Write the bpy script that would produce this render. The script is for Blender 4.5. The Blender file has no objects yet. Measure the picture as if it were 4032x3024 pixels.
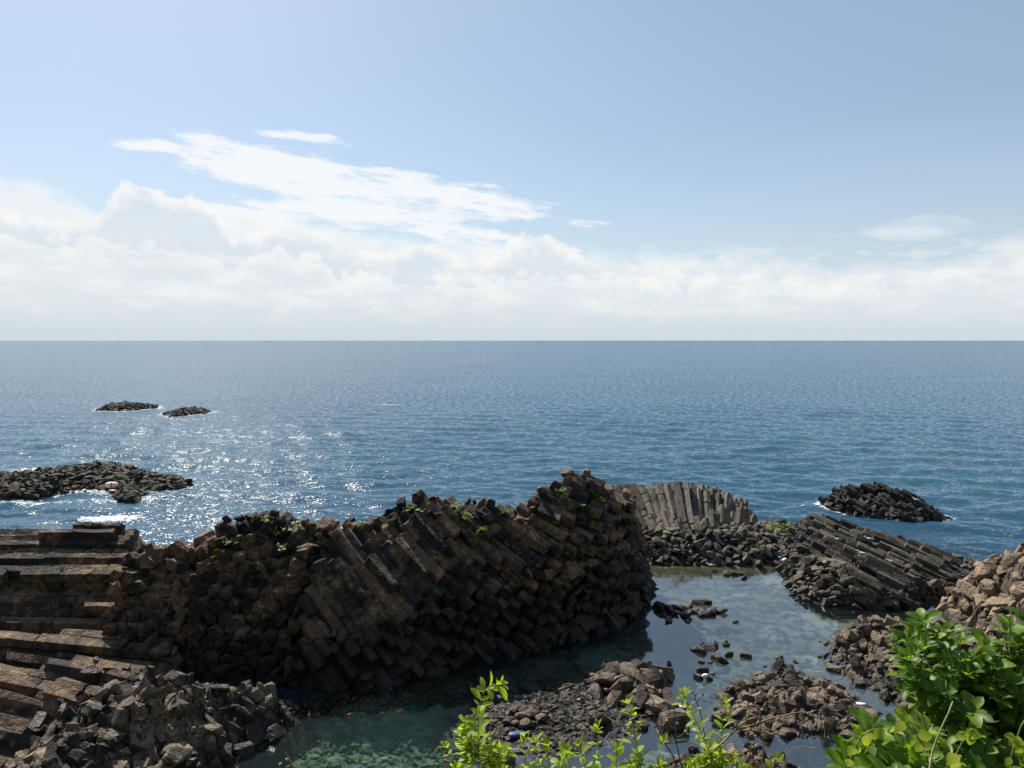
import bpy, bmesh, math, random
import numpy as np
from mathutils import Vector, Matrix, Euler, Quaternion

R = math.radians
sc = bpy.context.scene
C = sc.collection
# ------------------------------------------------------------------ camera, sky, sun, exposure
H = 14.0                       # eye height above the sea
F = 3030.0                     # focal length in photograph pixels (4032 wide)
PITCH = math.atan(172 / F)
cam_d = bpy.data.cameras.new('camera')
cam = bpy.data.objects.new('camera', cam_d); C.objects.link(cam)
cam.location = (0, 0, H)
cam.rotation_euler = (math.pi / 2 - PITCH, 0, 0)
cam_d.sensor_width = 36.0; cam_d.lens = 36.0 * F / 4032.0
cam_d.clip_start = 0.05; cam_d.clip_end = 60000
sc.camera = cam

SUN_AZ, SUN_EL = -29.0, 45.0   # degrees: azimuth from straight ahead (left negative), elevation
sd = Vector((math.sin(R(SUN_AZ)) * math.cos(R(SUN_EL)), math.cos(R(SUN_AZ)) * math.cos(R(SUN_EL)), math.sin(R(SUN_EL))))
sun_d = bpy.data.lights.new('sun', 'SUN'); sun_d.energy = 5.0; sun_d.angle = R(0.53); sun_d.color = (1.0, 0.93, 0.82)
sun = bpy.data.objects.new('sun', sun_d); C.objects.link(sun)
sun.rotation_euler = (-sd).to_track_quat('-Z', 'Y').to_euler()

sc.view_settings.view_transform = 'Standard'; sc.view_settings.look = 'None'
sc.view_settings.exposure = 0.70; sc.view_settings.gamma = 1.0; sc.view_settings.use_curve_mapping = False
sc.cycles.use_denoising = True
sc.cycles.max_bounces = 6; sc.cycles.diffuse_bounces = 1; sc.cycles.glossy_bounces = 3
sc.cycles.transmission_bounces = 4; sc.cycles.transparent_max_bounces = 8
sc.cycles.sample_clamp_direct = 5.0; sc.cycles.sample_clamp_indirect = 3.0
sc.cycles.caustics_reflective = False; sc.cycles.caustics_refractive = False


class S:
    """a node socket with arithmetic"""
    nt = None
    def __init__(s, k): s.k = k
    @staticmethod
    def m(op, *a, clamp=False):
        n = S.nt.nodes.new('ShaderNodeMath'); n.operation = op; n.use_clamp = clamp
        for i, v in enumerate(a):
            if isinstance(v, S): S.nt.links.new(v.k, n.inputs[i])
            else: n.inputs[i].default_value = float(v)
        return S(n.outputs[0])
    def __add__(s, o): return S.m('ADD', s, o)
    __radd__ = __add__
    def __sub__(s, o): return S.m('SUBTRACT', s, o)
    def __rsub__(s, o): return S.m('SUBTRACT', o, s)
    def __mul__(s, o): return S.m('MULTIPLY', s, o)
    __rmul__ = __mul__
    def __truediv__(s, o): return S.m('DIVIDE', s, o)


def smooth(v, a, b):
    n = S.nt.nodes.new('ShaderNodeMapRange'); n.interpolation_type = 'SMOOTHSTEP'
    S.nt.links.new(v.k, n.inputs[0]); n.inputs[1].default_value = a; n.inputs[2].default_value = b
    return S(n.outputs[0])
def vec(x, y, z):
    n = S.nt.nodes.new('ShaderNodeCombineXYZ')
    for i, v in enumerate((x, y, z)):
        if isinstance(v, S): S.nt.links.new(v.k, n.inputs[i])
        else: n.inputs[i].default_value = v
    return S(n.outputs[0])
def noise(v, scale, detail=4, rough=0.55, dist=0.0, out=0, dim='3D'):
    n = S.nt.nodes.new('ShaderNodeTexNoise'); n.noise_dimensions = dim
    n.inputs['Scale'].default_value = scale; n.inputs['Detail'].default_value = detail
    n.inputs['Roughness'].default_value = rough; n.inputs['Distortion'].default_value = dist
    S.nt.links.new(v.k, n.inputs['Vector']); return S(n.outputs[out])
def voro(v, scale, feature='F1', smoothn=None, out=0, dim='3D'):
    n = S.nt.nodes.new('ShaderNodeTexVoronoi'); n.voronoi_dimensions = dim; n.feature = feature; n.inputs['Scale'].default_value = scale
    if smoothn is not None: n.inputs['Smoothness'].default_value = smoothn
    S.nt.links.new(v.k, n.inputs['Vector']); return S(n.outputs[out])
def mixc(f, a, b, blend='MIX'):
    n = S.nt.nodes.new('ShaderNodeMix'); n.data_type = 'RGBA'; n.blend_type = blend
    for i, v in ((0, f), (6, a), (7, b)):
        if isinstance(v, S): S.nt.links.new(v.k, n.inputs[i])
        elif i == 0: n.inputs[0].default_value = v
        else: n.inputs[i].default_value = (v[0], v[1], v[2], 1)
    return S(n.outputs[2])
def curve(v, pts, x0, x1, y0, y1):
    n = S.nt.nodes.new('ShaderNodeFloatCurve'); c = n.mapping.curves[0]
    pts = [((p[0] - x0) / (x1 - x0), (p[1] - y0) / (y1 - y0)) for p in pts]
    c.points[0].location = pts[0]; c.points[1].location = pts[-1]
    for p in pts[1:-1]: c.points.new(*p)
    n.mapping.update()
    t = S.m('DIVIDE', S.m('SUBTRACT', v, x0), x1 - x0)
    S.nt.links.new(t.k, n.inputs['Value'])
    return S(n.outputs[0]) * (y1 - y0) + y0


world = bpy.data.worlds.new('World'); sc.world = world; world.use_nodes = True
def build_world():
    nt = world.node_tree; nt.nodes.clear(); S.nt = nt
    sky = nt.nodes.new('ShaderNodeTexSky'); sky.sky_type = 'NISHITA'; sky.sun_disc = False
    sky.sun_elevation = R(SUN_EL); sky.sun_rotation = R(SUN_AZ)
    sky.altitude = 0; sky.air_density = 1.0; sky.dust_density = 0.8; sky.ozone_density = 1.5
    tc = nt.nodes.new('ShaderNodeTexCoord')
    sep = nt.nodes.new('ShaderNodeSeparateXYZ'); nt.links.new(tc.outputs['Generated'], sep.inputs[0])
    x, y, z = (S(o) for o in sep.outputs)
    az = S.m('ARCTAN2', x, y) * (180 / math.pi)          # degrees, 0 straight out to sea
    el = S.m('ARCSINE', z) * (180 / math.pi)
    def A(px): return math.degrees(math.atan((px - 2016) / F))
    def E(py): return math.degrees(math.atan((1340 - py) / F))
    K = 10.0                                             # cloud brightness next to the clear sky
    def c(r, g, b): return (r * K, g * K, b * K)
    col = mixc(1.0, S(sky.outputs[0]), (0.95, 1.015, 1.06), 'MULTIPLY')
    col = mixc(0.28, col, c(0.60, 0.73, 0.85))
    # pale band of moist air over the sea
    warp = noise(vec(az * 0.05, el * 0.16, 0.0), 1.0, 2, 0.5, dim='2D')
    col = mixc(smooth(el - warp * 4.0, 14.0, -2.0) * 0.55, col, c(0.66, 0.76, 0.83))
    # high spreading cloud: lobes torn by streaky noise
    st = noise(vec(az * 0.10 + el * 0.10, el * 0.62 + az * 0.05 + 7.0, 0.0), 1.6, 6, 0.62, dim='2D')
    fine = noise(vec(az * 0.34, el * 0.95 + az * 0.10 + 2.0, 0.0), 1.4, 4, 0.65, dim='2D')
    dens = None
    for (px, py, rx, ry, rot, w) in ((1100, 690, 390, 70, 8, 1.0), (1220, 740, 400, 70, 5, .95), (1560, 750, 320, 62, 8, .95), (1850, 800, 300, 66, 6, .9), (1420, 830, 240, 90, 0, .85),
                                     (1750, 900, 420, 60, 12, .6), (1060, 870, 330, 70, -3, .8), (640, 655, 160, 25, -3, .55), (1250, 585, 160, 18, 3, .5),
                                     (2300, 890, 100, 20, 0, .3)):
        ca, ce = A(px), E(py); sx = rx / F * 57.3; sy = ry / F * 57.3
        cr, sr = math.cos(R(-rot)), math.sin(R(-rot))
        du, dv = az - ca, el - ce
        u = (du * cr + dv * sr) / sx; v = (dv * cr - du * sr) / sy
        g = (1.0 - (u * u + v * v)) * w
        dens = g if dens is None else S.m('MAXIMUM', dens, g)
    d = dens + (st - 0.5) * 3.4 + (fine - 0.5) * 1.3
    col = mixc(smooth(d, -0.25, 0.75) * 0.93, col, c(0.93, 0.95, 0.97))
    puff = None
    for (px, py, rx, ry) in ((3590, 955, 170, 45), (3500, 962, 110, 26)):
        u = (az - A(px)) / (rx / F * 57.3); v = (el - E(py)) / (ry / F * 57.3); g = 1.0 - (u * u + v * v)
        puff = g if puff is None else S.m('MAXIMUM', puff, g)
    col = mixc(smooth(puff + (st - 0.5) * 1.6 + (fine - 0.5) * 1.2, -0.2, 1.2) * 0.55, col, c(0.86, 0.89, 0.92))
    # banks of cumulus, far to near; each has a bright rim and a greyer body
    def bank(col, prof, seed, amp, rim, body, op, soft, fade):
        top = curve(az, prof, -180, 180, 0, 16)
        n1 = noise(vec(az + seed * 31.0, el, 0.0), 0.30, 4, 0.55, dim='2D')
        b1 = voro(vec(az + n1 * 1.2 + seed * 17.0, el * 1.15 + n1 * 1.2, 0.0), 0.55, 'F1', dim='2D')
        b2 = voro(vec(az + n1 * 2 + seed * 23.0, el * 1.1, 0.0), 1.35, 'F1', dim='2D')
        e = top + (n1 - 0.5) * amp * 2.2 + (0.30 - b1 * b1 * 1.5) * amp * 1.2 + (0.30 - b2 * b2 * 1.5) * amp * 0.5 - el
        m = smooth(e, 0.0, soft)
        grain = (noise(vec(az + seed * 41.0, el, 0.0), 0.55, 4, 0.6, dim='2D') - 0.5) * 1.5
        sh = smooth(e + grain + (b1 - 0.4) * 1.4, 0.05, fade)
        cc = mixc(sh, rim, body)
        return mixc(m * op * (1.0 - 0.38 * smooth(az, -6.0, 34.0)), col, cc)
    def prof(pts, rest):
        q = [(-180, rest), (-120, rest + 1), (-70, rest - .5), (-45, rest + .5)] + [(A(a), E(b)) for a, b in pts] + [(45, rest), (80, rest + .8), (130, rest - .6), (180, rest)]
        return q
    bodyc = c(0.70, 0.775, 0.84); rimc = c(0.96, 0.94, 0.915)
    col = bank(col, prof([(0, 790), (250, 815), (560, 860), (900, 850), (1250, 880), (1700, 930), (2100, 960), (2500, 985), (3000, 1010), (3400, 1050), (3700, 1040), (4032, 985)], 7.0), 1.0, 0.5, c(.93, .945, .955), c(.86, .885, .905), 0.82, 1.3, 2.0)
    col = bank(col, prof([(0, 900), (250, 930), (420, 880), (510, 800), (600, 790), (660, 830), (740, 805), (860, 880), (980, 960), (1100, 900), (1200, 900), (1330, 960), (1550, 990), (1680, 950), (1780, 1010), (2000, 960), (2150, 940), (2300, 1020), (2700, 1080), (3200, 1100), (4032, 1090)], 6.0), 4.0, 0.85, rimc, bodyc, 0.84, 0.48, 1.6)
    col = bank(col, prof([(0, 1000), (300, 985), (600, 1000), (760, 1010), (950, 1050), (1060, 1000), (1250, 1010), (1400, 1080), (1900, 1090), (2050, 1060), (2300, 1090), (3000, 1130), (4032, 1120)], 4.5), 11.0, 0.8, c(.93, .93, .925), c(.80, .845, .875), 0.75, 0.45, 1.8)
    col = bank(col, prof([(0, 1120), (400, 1110), (800, 1150), (1400, 1180), (1900, 1150), (2500, 1190), (3200, 1200), (4032, 1190)], 3.0), 17.0, 0.6, c(.88, .885, .885), c(.76, .81, .84), 0.6, 0.8, 1.6)
    # uneven brightness inside the bank
    lump = noise(vec(az * 0.22, el * 0.75, 0.0), 1.0, 5, 0.6, dim='2D'); low = smooth(el, 8.0, 5.0) * smooth(el, 0.3, 2.0)
    col = mixc(smooth(lump, 0.50, 0.66) * low * 0.45, col, c(0.95, 0.935, 0.91))
    col = mixc(smooth(lump, 0.48, 0.34) * low * 0.45, col, c(0.70, 0.77, 0.83))
    # haze settling on the horizon
    col = mixc(smooth(el, 3.6, -0.2) * 0.85, col, c(0.60, 0.685, 0.74))
    # below the horizon the dome just repeats the haze
    bg = nt.nodes.new('ShaderNodeBackground'); bg.inputs['Strength'].default_value = 0.062
    nt.links.new(col.k, bg.inputs['Color'])
    out = nt.nodes.new('ShaderNodeOutputWorld'); nt.links.new(bg.outputs[0], out.inputs[0])
build_world()
world.cycles.sampling_method = 'MANUAL'; world.cycles.sample_map_resolution = 256

# ------------------------------------------------------------------ helpers
def P(px, py, z=0.0):
    """world point at height z seen at a photograph pixel (used to survey the site)"""
    dx = (px - 2016) / F; dy = -(py - 1512) / F
    Y = math.cos(PITCH) + dy * math.sin(PITCH); Z = -math.sin(PITCH) + dy * math.cos(PITCH)
    t = (z - H) / Z
    return (dx * t, Y * t)
def PY(px, py, Y0):
    """world point at distance Y0 seen at a photograph pixel"""
    dx = (px - 2016) / F; dy = -(py - 1512) / F
    Y = math.cos(PITCH) + dy * math.sin(PITCH); Z = -math.sin(PITCH) + dy * math.cos(PITCH)
    t = Y0 / Y
    return (dx * t, Y0, H + Z * t)

def hash2(ix, iy, seed):
    h = (ix.astype(np.int64) * 374761393 + iy.astype(np.int64) * 668265263 + seed * 974711) & 0x7fffffff
    h = ((h ^ (h >> 13)) * 1274126177) & 0x7fffffff
    return ((h ^ (h >> 16)) & 0xffff) / 65535.0
def vnoise(x, y, seed=0):
    x = np.asarray(x, float); y = np.asarray(y, float)
    ix = np.floor(x); iy = np.floor(y); fx = x - ix; fy = y - iy
    fx = fx * fx * (3 - 2 * fx); fy = fy * fy * (3 - 2 * fy)
    a = hash2(ix, iy, seed); b = hash2(ix + 1, iy, seed); c_ = hash2(ix, iy + 1, seed); d = hash2(ix + 1, iy + 1, seed)
    return (a * (1 - fx) + b * fx) * (1 - fy) + (c_ * (1 - fx) + d * fx) * fy
def fbm(x, y, seed=0, oct=4):
    s = 0; a = 0.5; f = 1.0
    for i in range(oct):
        s = s + a * (vnoise(np.asarray(x) * f, np.asarray(y) * f, seed + i * 17) - 0.5); a *= 0.5; f *= 2.03
    return s * 2      # about -1..1

def sdpoly(x, y, poly):
    """signed distance to a polygon, positive inside"""
    x = np.asarray(x, float); y = np.asarray(y, float)
    d = np.full(x.shape, 1e18); ins = np.zeros(x.shape, bool)
    n = len(poly)
    for i in range(n):
        ax, ay = poly[i]; bx, by = poly[(i + 1) % n]
        ex, ey = bx - ax, by - ay
        t = np.clip(((x - ax) * ex + (y - ay) * ey) / (ex * ex + ey * ey + 1e-12), 0, 1)
        d = np.minimum(d, (x - ax - t * ex) ** 2 + (y - ay - t * ey) ** 2)
        cond = (ay > y) != (by > y)
        with np.errstate(divide='ignore', invalid='ignore'):
            xi = ax + (y - ay) * ex / (ey if ey != 0 else 1e-12)
        ins ^= cond & (x < xi)
    d = np.sqrt(d)
    return np.where(ins, d, -d)

def tag(o, label=None, cat=None, group=None, kind=None):
    if label: o['label'] = label
    if cat: o['category'] = cat
    if group: o['group'] = group
    if kind: o['kind'] = kind
    return o
def empty(name, loc, label=None, cat=None, group=None):
    o = bpy.data.objects.new(name, None); C.objects.link(o); o.location = loc
    o.empty_display_size = 0.1
    return tag(o, label, cat, group)
def link(name, me, parent=None, loc=(0, 0, 0), mat=None):
    o = bpy.data.objects.new(name, me); C.objects.link(o); o.location = loc
    if parent is not None: o.parent = parent
    if mat is not None and not me.materials: me.materials.append(mat)
    return o
def mesh(name, V, Fc, mat=None, smooth_=False):
    me = bpy.data.meshes.new(name)
    me.from_pydata([tuple(v) for v in V], [], Fc)
    if smooth_: me.polygons.foreach_set('use_smooth', [True] * len(me.polygons))
    if mat: me.materials.append(mat)
    me.update()
    return me
def grid_mesh(name, V, nu, nv, mat, smooth_=True):
    """V: (nu*nv,3) array, row-major with nv columns"""
    me = bpy.data.meshes.new(name)
    idx = np.arange(nu * nv).reshape(nu, nv)
    q = np.stack([idx[:-1, :-1], idx[:-1, 1:], idx[1:, 1:], idx[1:, :-1]], -1).reshape(-1, 4)
    me.vertices.add(nu * nv); me.vertices.foreach_set('co', V.astype(np.float32).ravel())
    me.loops.add(q.size); me.loops.foreach_set('vertex_index', q.astype(np.int32).ravel())
    me.polygons.add(len(q)); me.polygons.foreach_set('loop_start', np.arange(0, q.size, 4, dtype=np.int32))
    me.polygons.foreach_set('use_smooth', np.full(len(q), smooth_))
    me.update(calc_edges=True); me.validate()
    me.materials.append(mat)
    return me
def tube_geo(pts, radii, n=6):
    """tapered tube through points"""
    V = []; Fc = []
    pts = [Vector(p) for p in pts]
    for i, p in enumerate(pts):
        t = (pts[min(i + 1, len(pts) - 1)] - pts[max(i - 1, 0)]).normalized()
        a = t.orthogonal().normalized() if i == 0 else (a - t * a.dot(t)).normalized()
        b = t.cross(a)
        for k in range(n):
            w = 2 * math.pi * k / n
            V.append(p + (a * math.cos(w) + b * math.sin(w)) * radii[i])
    for i in range(len(pts) - 1):
        for k in range(n):
            Fc.append((i * n + k, i * n + (k + 1) % n, (i + 1) * n + (k + 1) % n, (i + 1) * n + k))
    Fc.append(tuple(range(n - 1, -1, -1))); Fc.append(tuple(range((len(pts) - 1) * n, len(pts) * n)))
    return V, Fc
def join(geos):
    V = []; Fc = []
    for v, f in geos:
        o = len(V); V += list(v); Fc += [tuple(i + o for i in q) for q in f]
    return V, Fc

# ------------------------------------------------------------------ materials
def new_mat(name):
    m = bpy.data.materials.new(name); m.use_nodes = True
    m.node_tree.nodes.clear(); S.nt = m.node_tree
    out = m.node_tree.nodes.new('ShaderNodeOutputMaterial')
    return m, m.node_tree, out
def principled(nt, col, rough=0.8, spec=0.3, normal=None):
    b = nt.nodes.new('ShaderNodeBsdfPrincipled')
    if isinstance(col, S): nt.links.new(col.k, b.inputs['Base Color'])
    else: b.inputs['Base Color'].default_value = (*col, 1)
    if isinstance(rough, S): nt.links.new(rough.k, b.inputs['Roughness'])
    else: b.inputs['Roughness'].default_value = rough
    b.inputs['Specular IOR Level'].default_value = spec
    if normal is not None: nt.links.new(normal.k, b.inputs['Normal'])
    return b
def bump(h, strength, dist, normal=None):
    n = S.nt.nodes.new('ShaderNodeBump'); n.inputs['Strength'].default_value = strength; n.inputs['Distance'].default_value = dist
    S.nt.links.new(h.k, n.inputs['Height'])
    if normal is not None: S.nt.links.new(normal.k, n.inputs['Normal'])
    return S(n.outputs[0])
def geo_pos():
    g = S.nt.nodes.new('ShaderNodeNewGeometry')
    return S(g.outputs['Position'])
def sepxyz(v):
    n = S.nt.nodes.new('ShaderNodeSeparateXYZ'); S.nt.links.new(v.k, n.inputs[0]); return [S(o) for o in n.outputs]

def rock_mat(name, c0, c1, c2, wet=0.35, tide=0.45, bumpd=0.05, lichen=None, spots=(), gloss=0.3):
    """weathered basalt: c0 fresh dark, c1 weathered face, c2 rusty or pale crust; a wet dark band at the tide line, on the ridge also shade painted into the colour"""
    c0, c1, c2 = (tuple(a * k for a in q) for q, k in ((c0, 0.80), (c1, 0.84), (c2, 0.95)))
    m, nt, out = new_mat(name)
    p = geo_pos(); x, y, z = sepxyz(p)
    oi = nt.nodes.new('ShaderNodeObjectInfo'); rnd = S(oi.outputs['Random'])
    n1 = noise(p, 0.55, 3, 0.6); n2 = noise(p, 3.2, 4, 0.65); n3 = noise(p, 14.0, 2, 0.65)
    col = mixc(smooth(n1 + (n2 - .5) * 0.7 + (rnd - .5) * 0.26, 0.38, 0.57), c0, c1)
    col = mixc(smooth(n2 + (n1 - .5) * 0.8, 0.52, 0.72) * 0.75, col, c2)
    col = mixc(smooth(n3, 0.62, 0.40) * 0.45, col, tuple(v * 0.45 for v in c0))
    if lichen is not None:
        col = mixc(smooth(noise(p, 5.0, 4, 0.6), 0.62, 0.72) * 0.6, col, lichen)
    v = rnd * 0.5 + 0.75
    col = mixc(1.0, col, vec(v, v, v), 'MULTIPLY')
    w = smooth(z + (n2 - .5) * 0.7 + (n1 - .5) * tide, tide, tide * 0.45 - 0.2)          # wet, weedy band above the water; on the ridge also painted shade
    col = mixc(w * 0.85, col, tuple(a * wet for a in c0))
    for (sx, sy, sr) in spots:                                   # mats of green algae in hollows
        dd = S.m('SQRT', (x - sx) * (x - sx) + (y - sy) * (y - sy)) + (n2 - .5) * sr * 1.4
        col = mixc(smooth(dd, sr, sr * .5) * smooth(n2, .42, .55) * .9, col, (0.17, 0.20, 0.03))
    rough = 0.88 - w * gloss
    hgt = n2 * 1.2 + n3 * 0.4
    b = principled(nt, col, rough, 0.35, bump(hgt, 0.9, bumpd))
    nt.links.new(b.outputs[0], out.inputs[0]); return m
M = {}
M['ridge'] = rock_mat('basalt_ridge', (0.032, 0.031, 0.031), (0.165, 0.106, 0.068), (0.360, 0.222, 0.126), 0.20, 3.6, 0.11)  # tall dark lower band: wet rock plus shade painted on the lower face
M['stack'] = rock_mat('basalt_stack', (0.040, 0.036, 0.033), (0.170, 0.116, 0.076), (0.370, 0.240, 0.146), 0.42, 0.4, 0.12)
M['mound'] = rock_mat('basalt_mound', (0.040, 0.036, 0.034), (0.165, 0.132, 0.098), (0.360, 0.275, 0.180), 0.45, 0.9, 0.16)
M['fan'] = rock_mat('basalt_fan', (0.100, 0.088, 0.074), (0.185, 0.160, 0.130), (0.240, 0.200, 0.150), 0.5, 0.4, 0.05)
M['ledge'] = rock_mat('basalt_ledge', (0.045, 0.041, 0.037), (0.125, 0.108, 0.085), (0.200, 0.165, 0.115), 0.4, 0.55, 0.06, spots=((17.8, 51.6, 1.3), (9.6, 50.8, 1.5), (19.2, 53.0, .8)))
M['islet'] = rock_mat('basalt_islet', (0.022, 0.022, 0.024), (0.055, 0.050, 0.044), (0.100, 0.085, 0.065), 0.5, 0.6, 0.06)
M['reef'] = rock_mat('basalt_reef', (0.022, 0.022, 0.020), (0.055, 0.050, 0.040), (0.110, 0.082, 0.040), 0.5, 0.3, 0.06, lichen=(0.12, 0.11, 0.02))
M['tan'] = rock_mat('tan_rock', (0.125, 0.095, 0.068), (0.290, 0.220, 0.155), (0.360, 0.240, 0.142), 0.35, 0.3, 0.14)
M['bed'] = rock_mat('shore_rock', (0.066, 0.055, 0.045), (0.190, 0.150, 0.112), (0.290, 0.215, 0.145), 0.30, 0.36, 0.14)
M['pebble'] = rock_mat('wet_pebble', (0.026, 0.019, 0.013), (0.036, 0.026, 0.017), (0.075, 0.050, 0.028), 0.9, 5.0, 0.01, gloss=0.22)

def plain(name, col, rough=0.6, spec=0.4, var=0.25, scale=8.0):
    m, nt, out = new_mat(name)
    tc = nt.nodes.new('ShaderNodeTexCoord'); p = S(tc.outputs['Object'])
    n = noise(p, scale, 4, .6)
    c = mixc(n, tuple(v * (1 - var) for v in col), tuple(min(1, v * (1 + var)) for v in col))
    b = principled(nt, c, rough, spec, bump(n, 0.3, 0.01)); nt.links.new(b.outputs[0], out.inputs[0]); return m
def leaf_mat(name, c0, c1, rough=0.35, trans=0.35, tcol=None):
    m, nt, out = new_mat(name)
    oi = nt.nodes.new('ShaderNodeObjectInfo'); rnd = S(oi.outputs['Random'])
    at = nt.nodes.new('ShaderNodeAttribute'); at.attribute_name = 'tone'; tone = S(at.outputs['Fac'])
    p = geo_pos()
    t = S.m('ADD', rnd * 0.5 + tone * 0.5, (noise(p, 9.0, 3, .5) - .5) * 0.9, clamp=True)
    c = mixc(t, c0, c1)
    c = mixc(smooth(noise(p, 60.0, 3, .6), .60, .75) * 0.25, c, (0.16, 0.13, 0.03))
    b = principled(nt, c, rough, 0.22, bump(noise(p, 130.0, 2, .5), 0.25, 0.002))
    tr = nt.nodes.new('ShaderNodeBsdfTranslucent')
    tc_ = mixc(t, tcol or c0, tuple(min(1, v * 1.6) for v in (tcol or c1)))
    nt.links.new(tc_.k, tr.inputs['Color'])
    mx = nt.nodes.new('ShaderNodeMixShader'); mx.inputs[0].default_value = trans
    nt.links.new(b.outputs[0], mx.inputs[1]); nt.links.new(tr.outputs[0], mx.inputs[2])
    nt.links.new(mx.outputs[0], out.inputs[0]); return m
M['bush_leaf'] = leaf_mat('glossy_leaf', (0.036, 0.090, 0.011), (0.160, 0.240, 0.028), 0.45, 0.40, (0.22, 0.36, 0.015))
M['lime_leaf'] = leaf_mat('lime_leaf', (0.15, 0.24, 0.022), (0.31, 0.38, 0.048), 0.5, 0.45, (0.36, 0.48, 0.025))
M['vine_leaf'] = leaf_mat('vine_leaf', (0.16, 0.26, 0.02), (0.34, 0.38, 0.04), 0.5, 0.45, (0.34, 0.44, 0.02))
M['fern'] = leaf_mat('fern_leaf', (0.07, 0.16, 0.018), (0.15, 0.24, 0.03), 0.5, 0.40, (0.18, 0.30, 0.02))
M['bark'] = plain('bark', (0.10, 0.075, 0.05), 0.9, 0.2)
M['stem'] = plain('green_stem', (0.16, 0.20, 0.05), 0.6, 0.3)
M['dry'] = plain('dry_stalk', (0.30, 0.20, 0.11), 0.8, 0.2)
M['drydark'] = plain('dark_stalk', (0.09, 0.07, 0.05), 0.85, 0.2)
M['straw'] = plain('straw_blade', (0.36, 0.34, 0.16), 0.6, 0.3)
M['white'] = plain('white_foam_plastic', (0.80, 0.79, 0.76), 0.6, 0.4, 0.05)
M['orange'] = plain('orange_plastic', (0.55, 0.20, 0.05), 0.5, 0.4)
M['blue'] = plain('blue_plastic', (0.02, 0.10, 0.55), 0.4, 0.5)
M['navy'] = plain('navy_plastic', (0.02, 0.035, 0.20), 0.5, 0.5)
M['feather'] = plain('white_feather', (0.78, 0.77, 0.75), 0.8, 0.2, 0.06)
M['wing'] = plain('grey_feather', (0.26, 0.27, 0.29), 0.8, 0.2, 0.15)
M['black'] = plain('black_feather', (0.02, 0.02, 0.02), 0.7, 0.2)
M['bill'] = plain('yellow_bill', (0.55, 0.36, 0.04), 0.5, 0.3)
M['hull'] = plain('ship_hull', (0.10, 0.12, 0.16), 0.7, 0.3)

def soil_mat():
    m, nt, out = new_mat('hillside_soil')
    p = geo_pos(); n = noise(p, 0.8, 5, .6); n2 = noise(p, 6.0, 4, .6)
    c = mixc(smooth(n, .4, .6), (0.030, 0.045, 0.014), (0.075, 0.060, 0.035))
    c = mixc(smooth(n2, .5, .7) * .6, c, (0.035, 0.07, 0.012))
    b = principled(nt, c, 0.95, 0.1, bump(n2, 1.0, 0.1)); nt.links.new(b.outputs[0], out.inputs[0]); return m
M['soil'] = soil_mat()
def seabed_mat():
    m, nt, out = new_mat('seabed')
    p = geo_pos()
    n = noise(p, 0.35, 5, .6, 0.8); n2 = noise(p, 1.6, 5, .65, 0.5); n3 = noise(p, 0.16, 4, .55)
    stones = voro(p, 3.0, 'F1')
    x, y, z = sepxyz(p)
    c = mixc(smooth(n2, .38, .62), (0.026, 0.028, 0.028), (0.110, 0.118, 0.105))           # rock and pale sand
    c = mixc(smooth(n + (n2 - .5) * .6, .54, .64) * .75, c, (0.090, 0.125, 0.055))          # green weed
    c = mixc(smooth(n3 + (n2 - .5) * .4, .54, .62) * .7, c, (0.220, 0.235, 0.200))
    c = mixc(smooth(stones, .25, .05) * .3, c, (0.30, 0.33, 0.26))
    c = mixc(smooth(noise(p, 0.5, 4, .6, 1.0), .54, .64) * .8, c, (0.020, 0.022, 0.016))
    c = mixc(smooth(y - x * 0.04 + (n2 - .5) * 2.0, 45.2, 46.4) * smooth(y, 50.0, 49.0) * .8, c, (0.070, 0.060, 0.016))   # brown weed under the ledge
    c = mixc(smooth(x + y * 0.75 + (n2 - .5) * 3, 19.5, 17.5) * smooth(y, 33.5, 31.5) * .75, c, mixc(smooth(n2, .40, .62), (0.065, 0.105, 0.060), (0.23, 0.30, 0.19)))   # pale stones in the channel
    b = principled(nt, c, 0.95, 0.1, bump(n2, 1.0, 0.1)); nt.links.new(b.outputs[0], out.inputs[0]); return m
M['seabed'] = seabed_mat()
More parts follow.
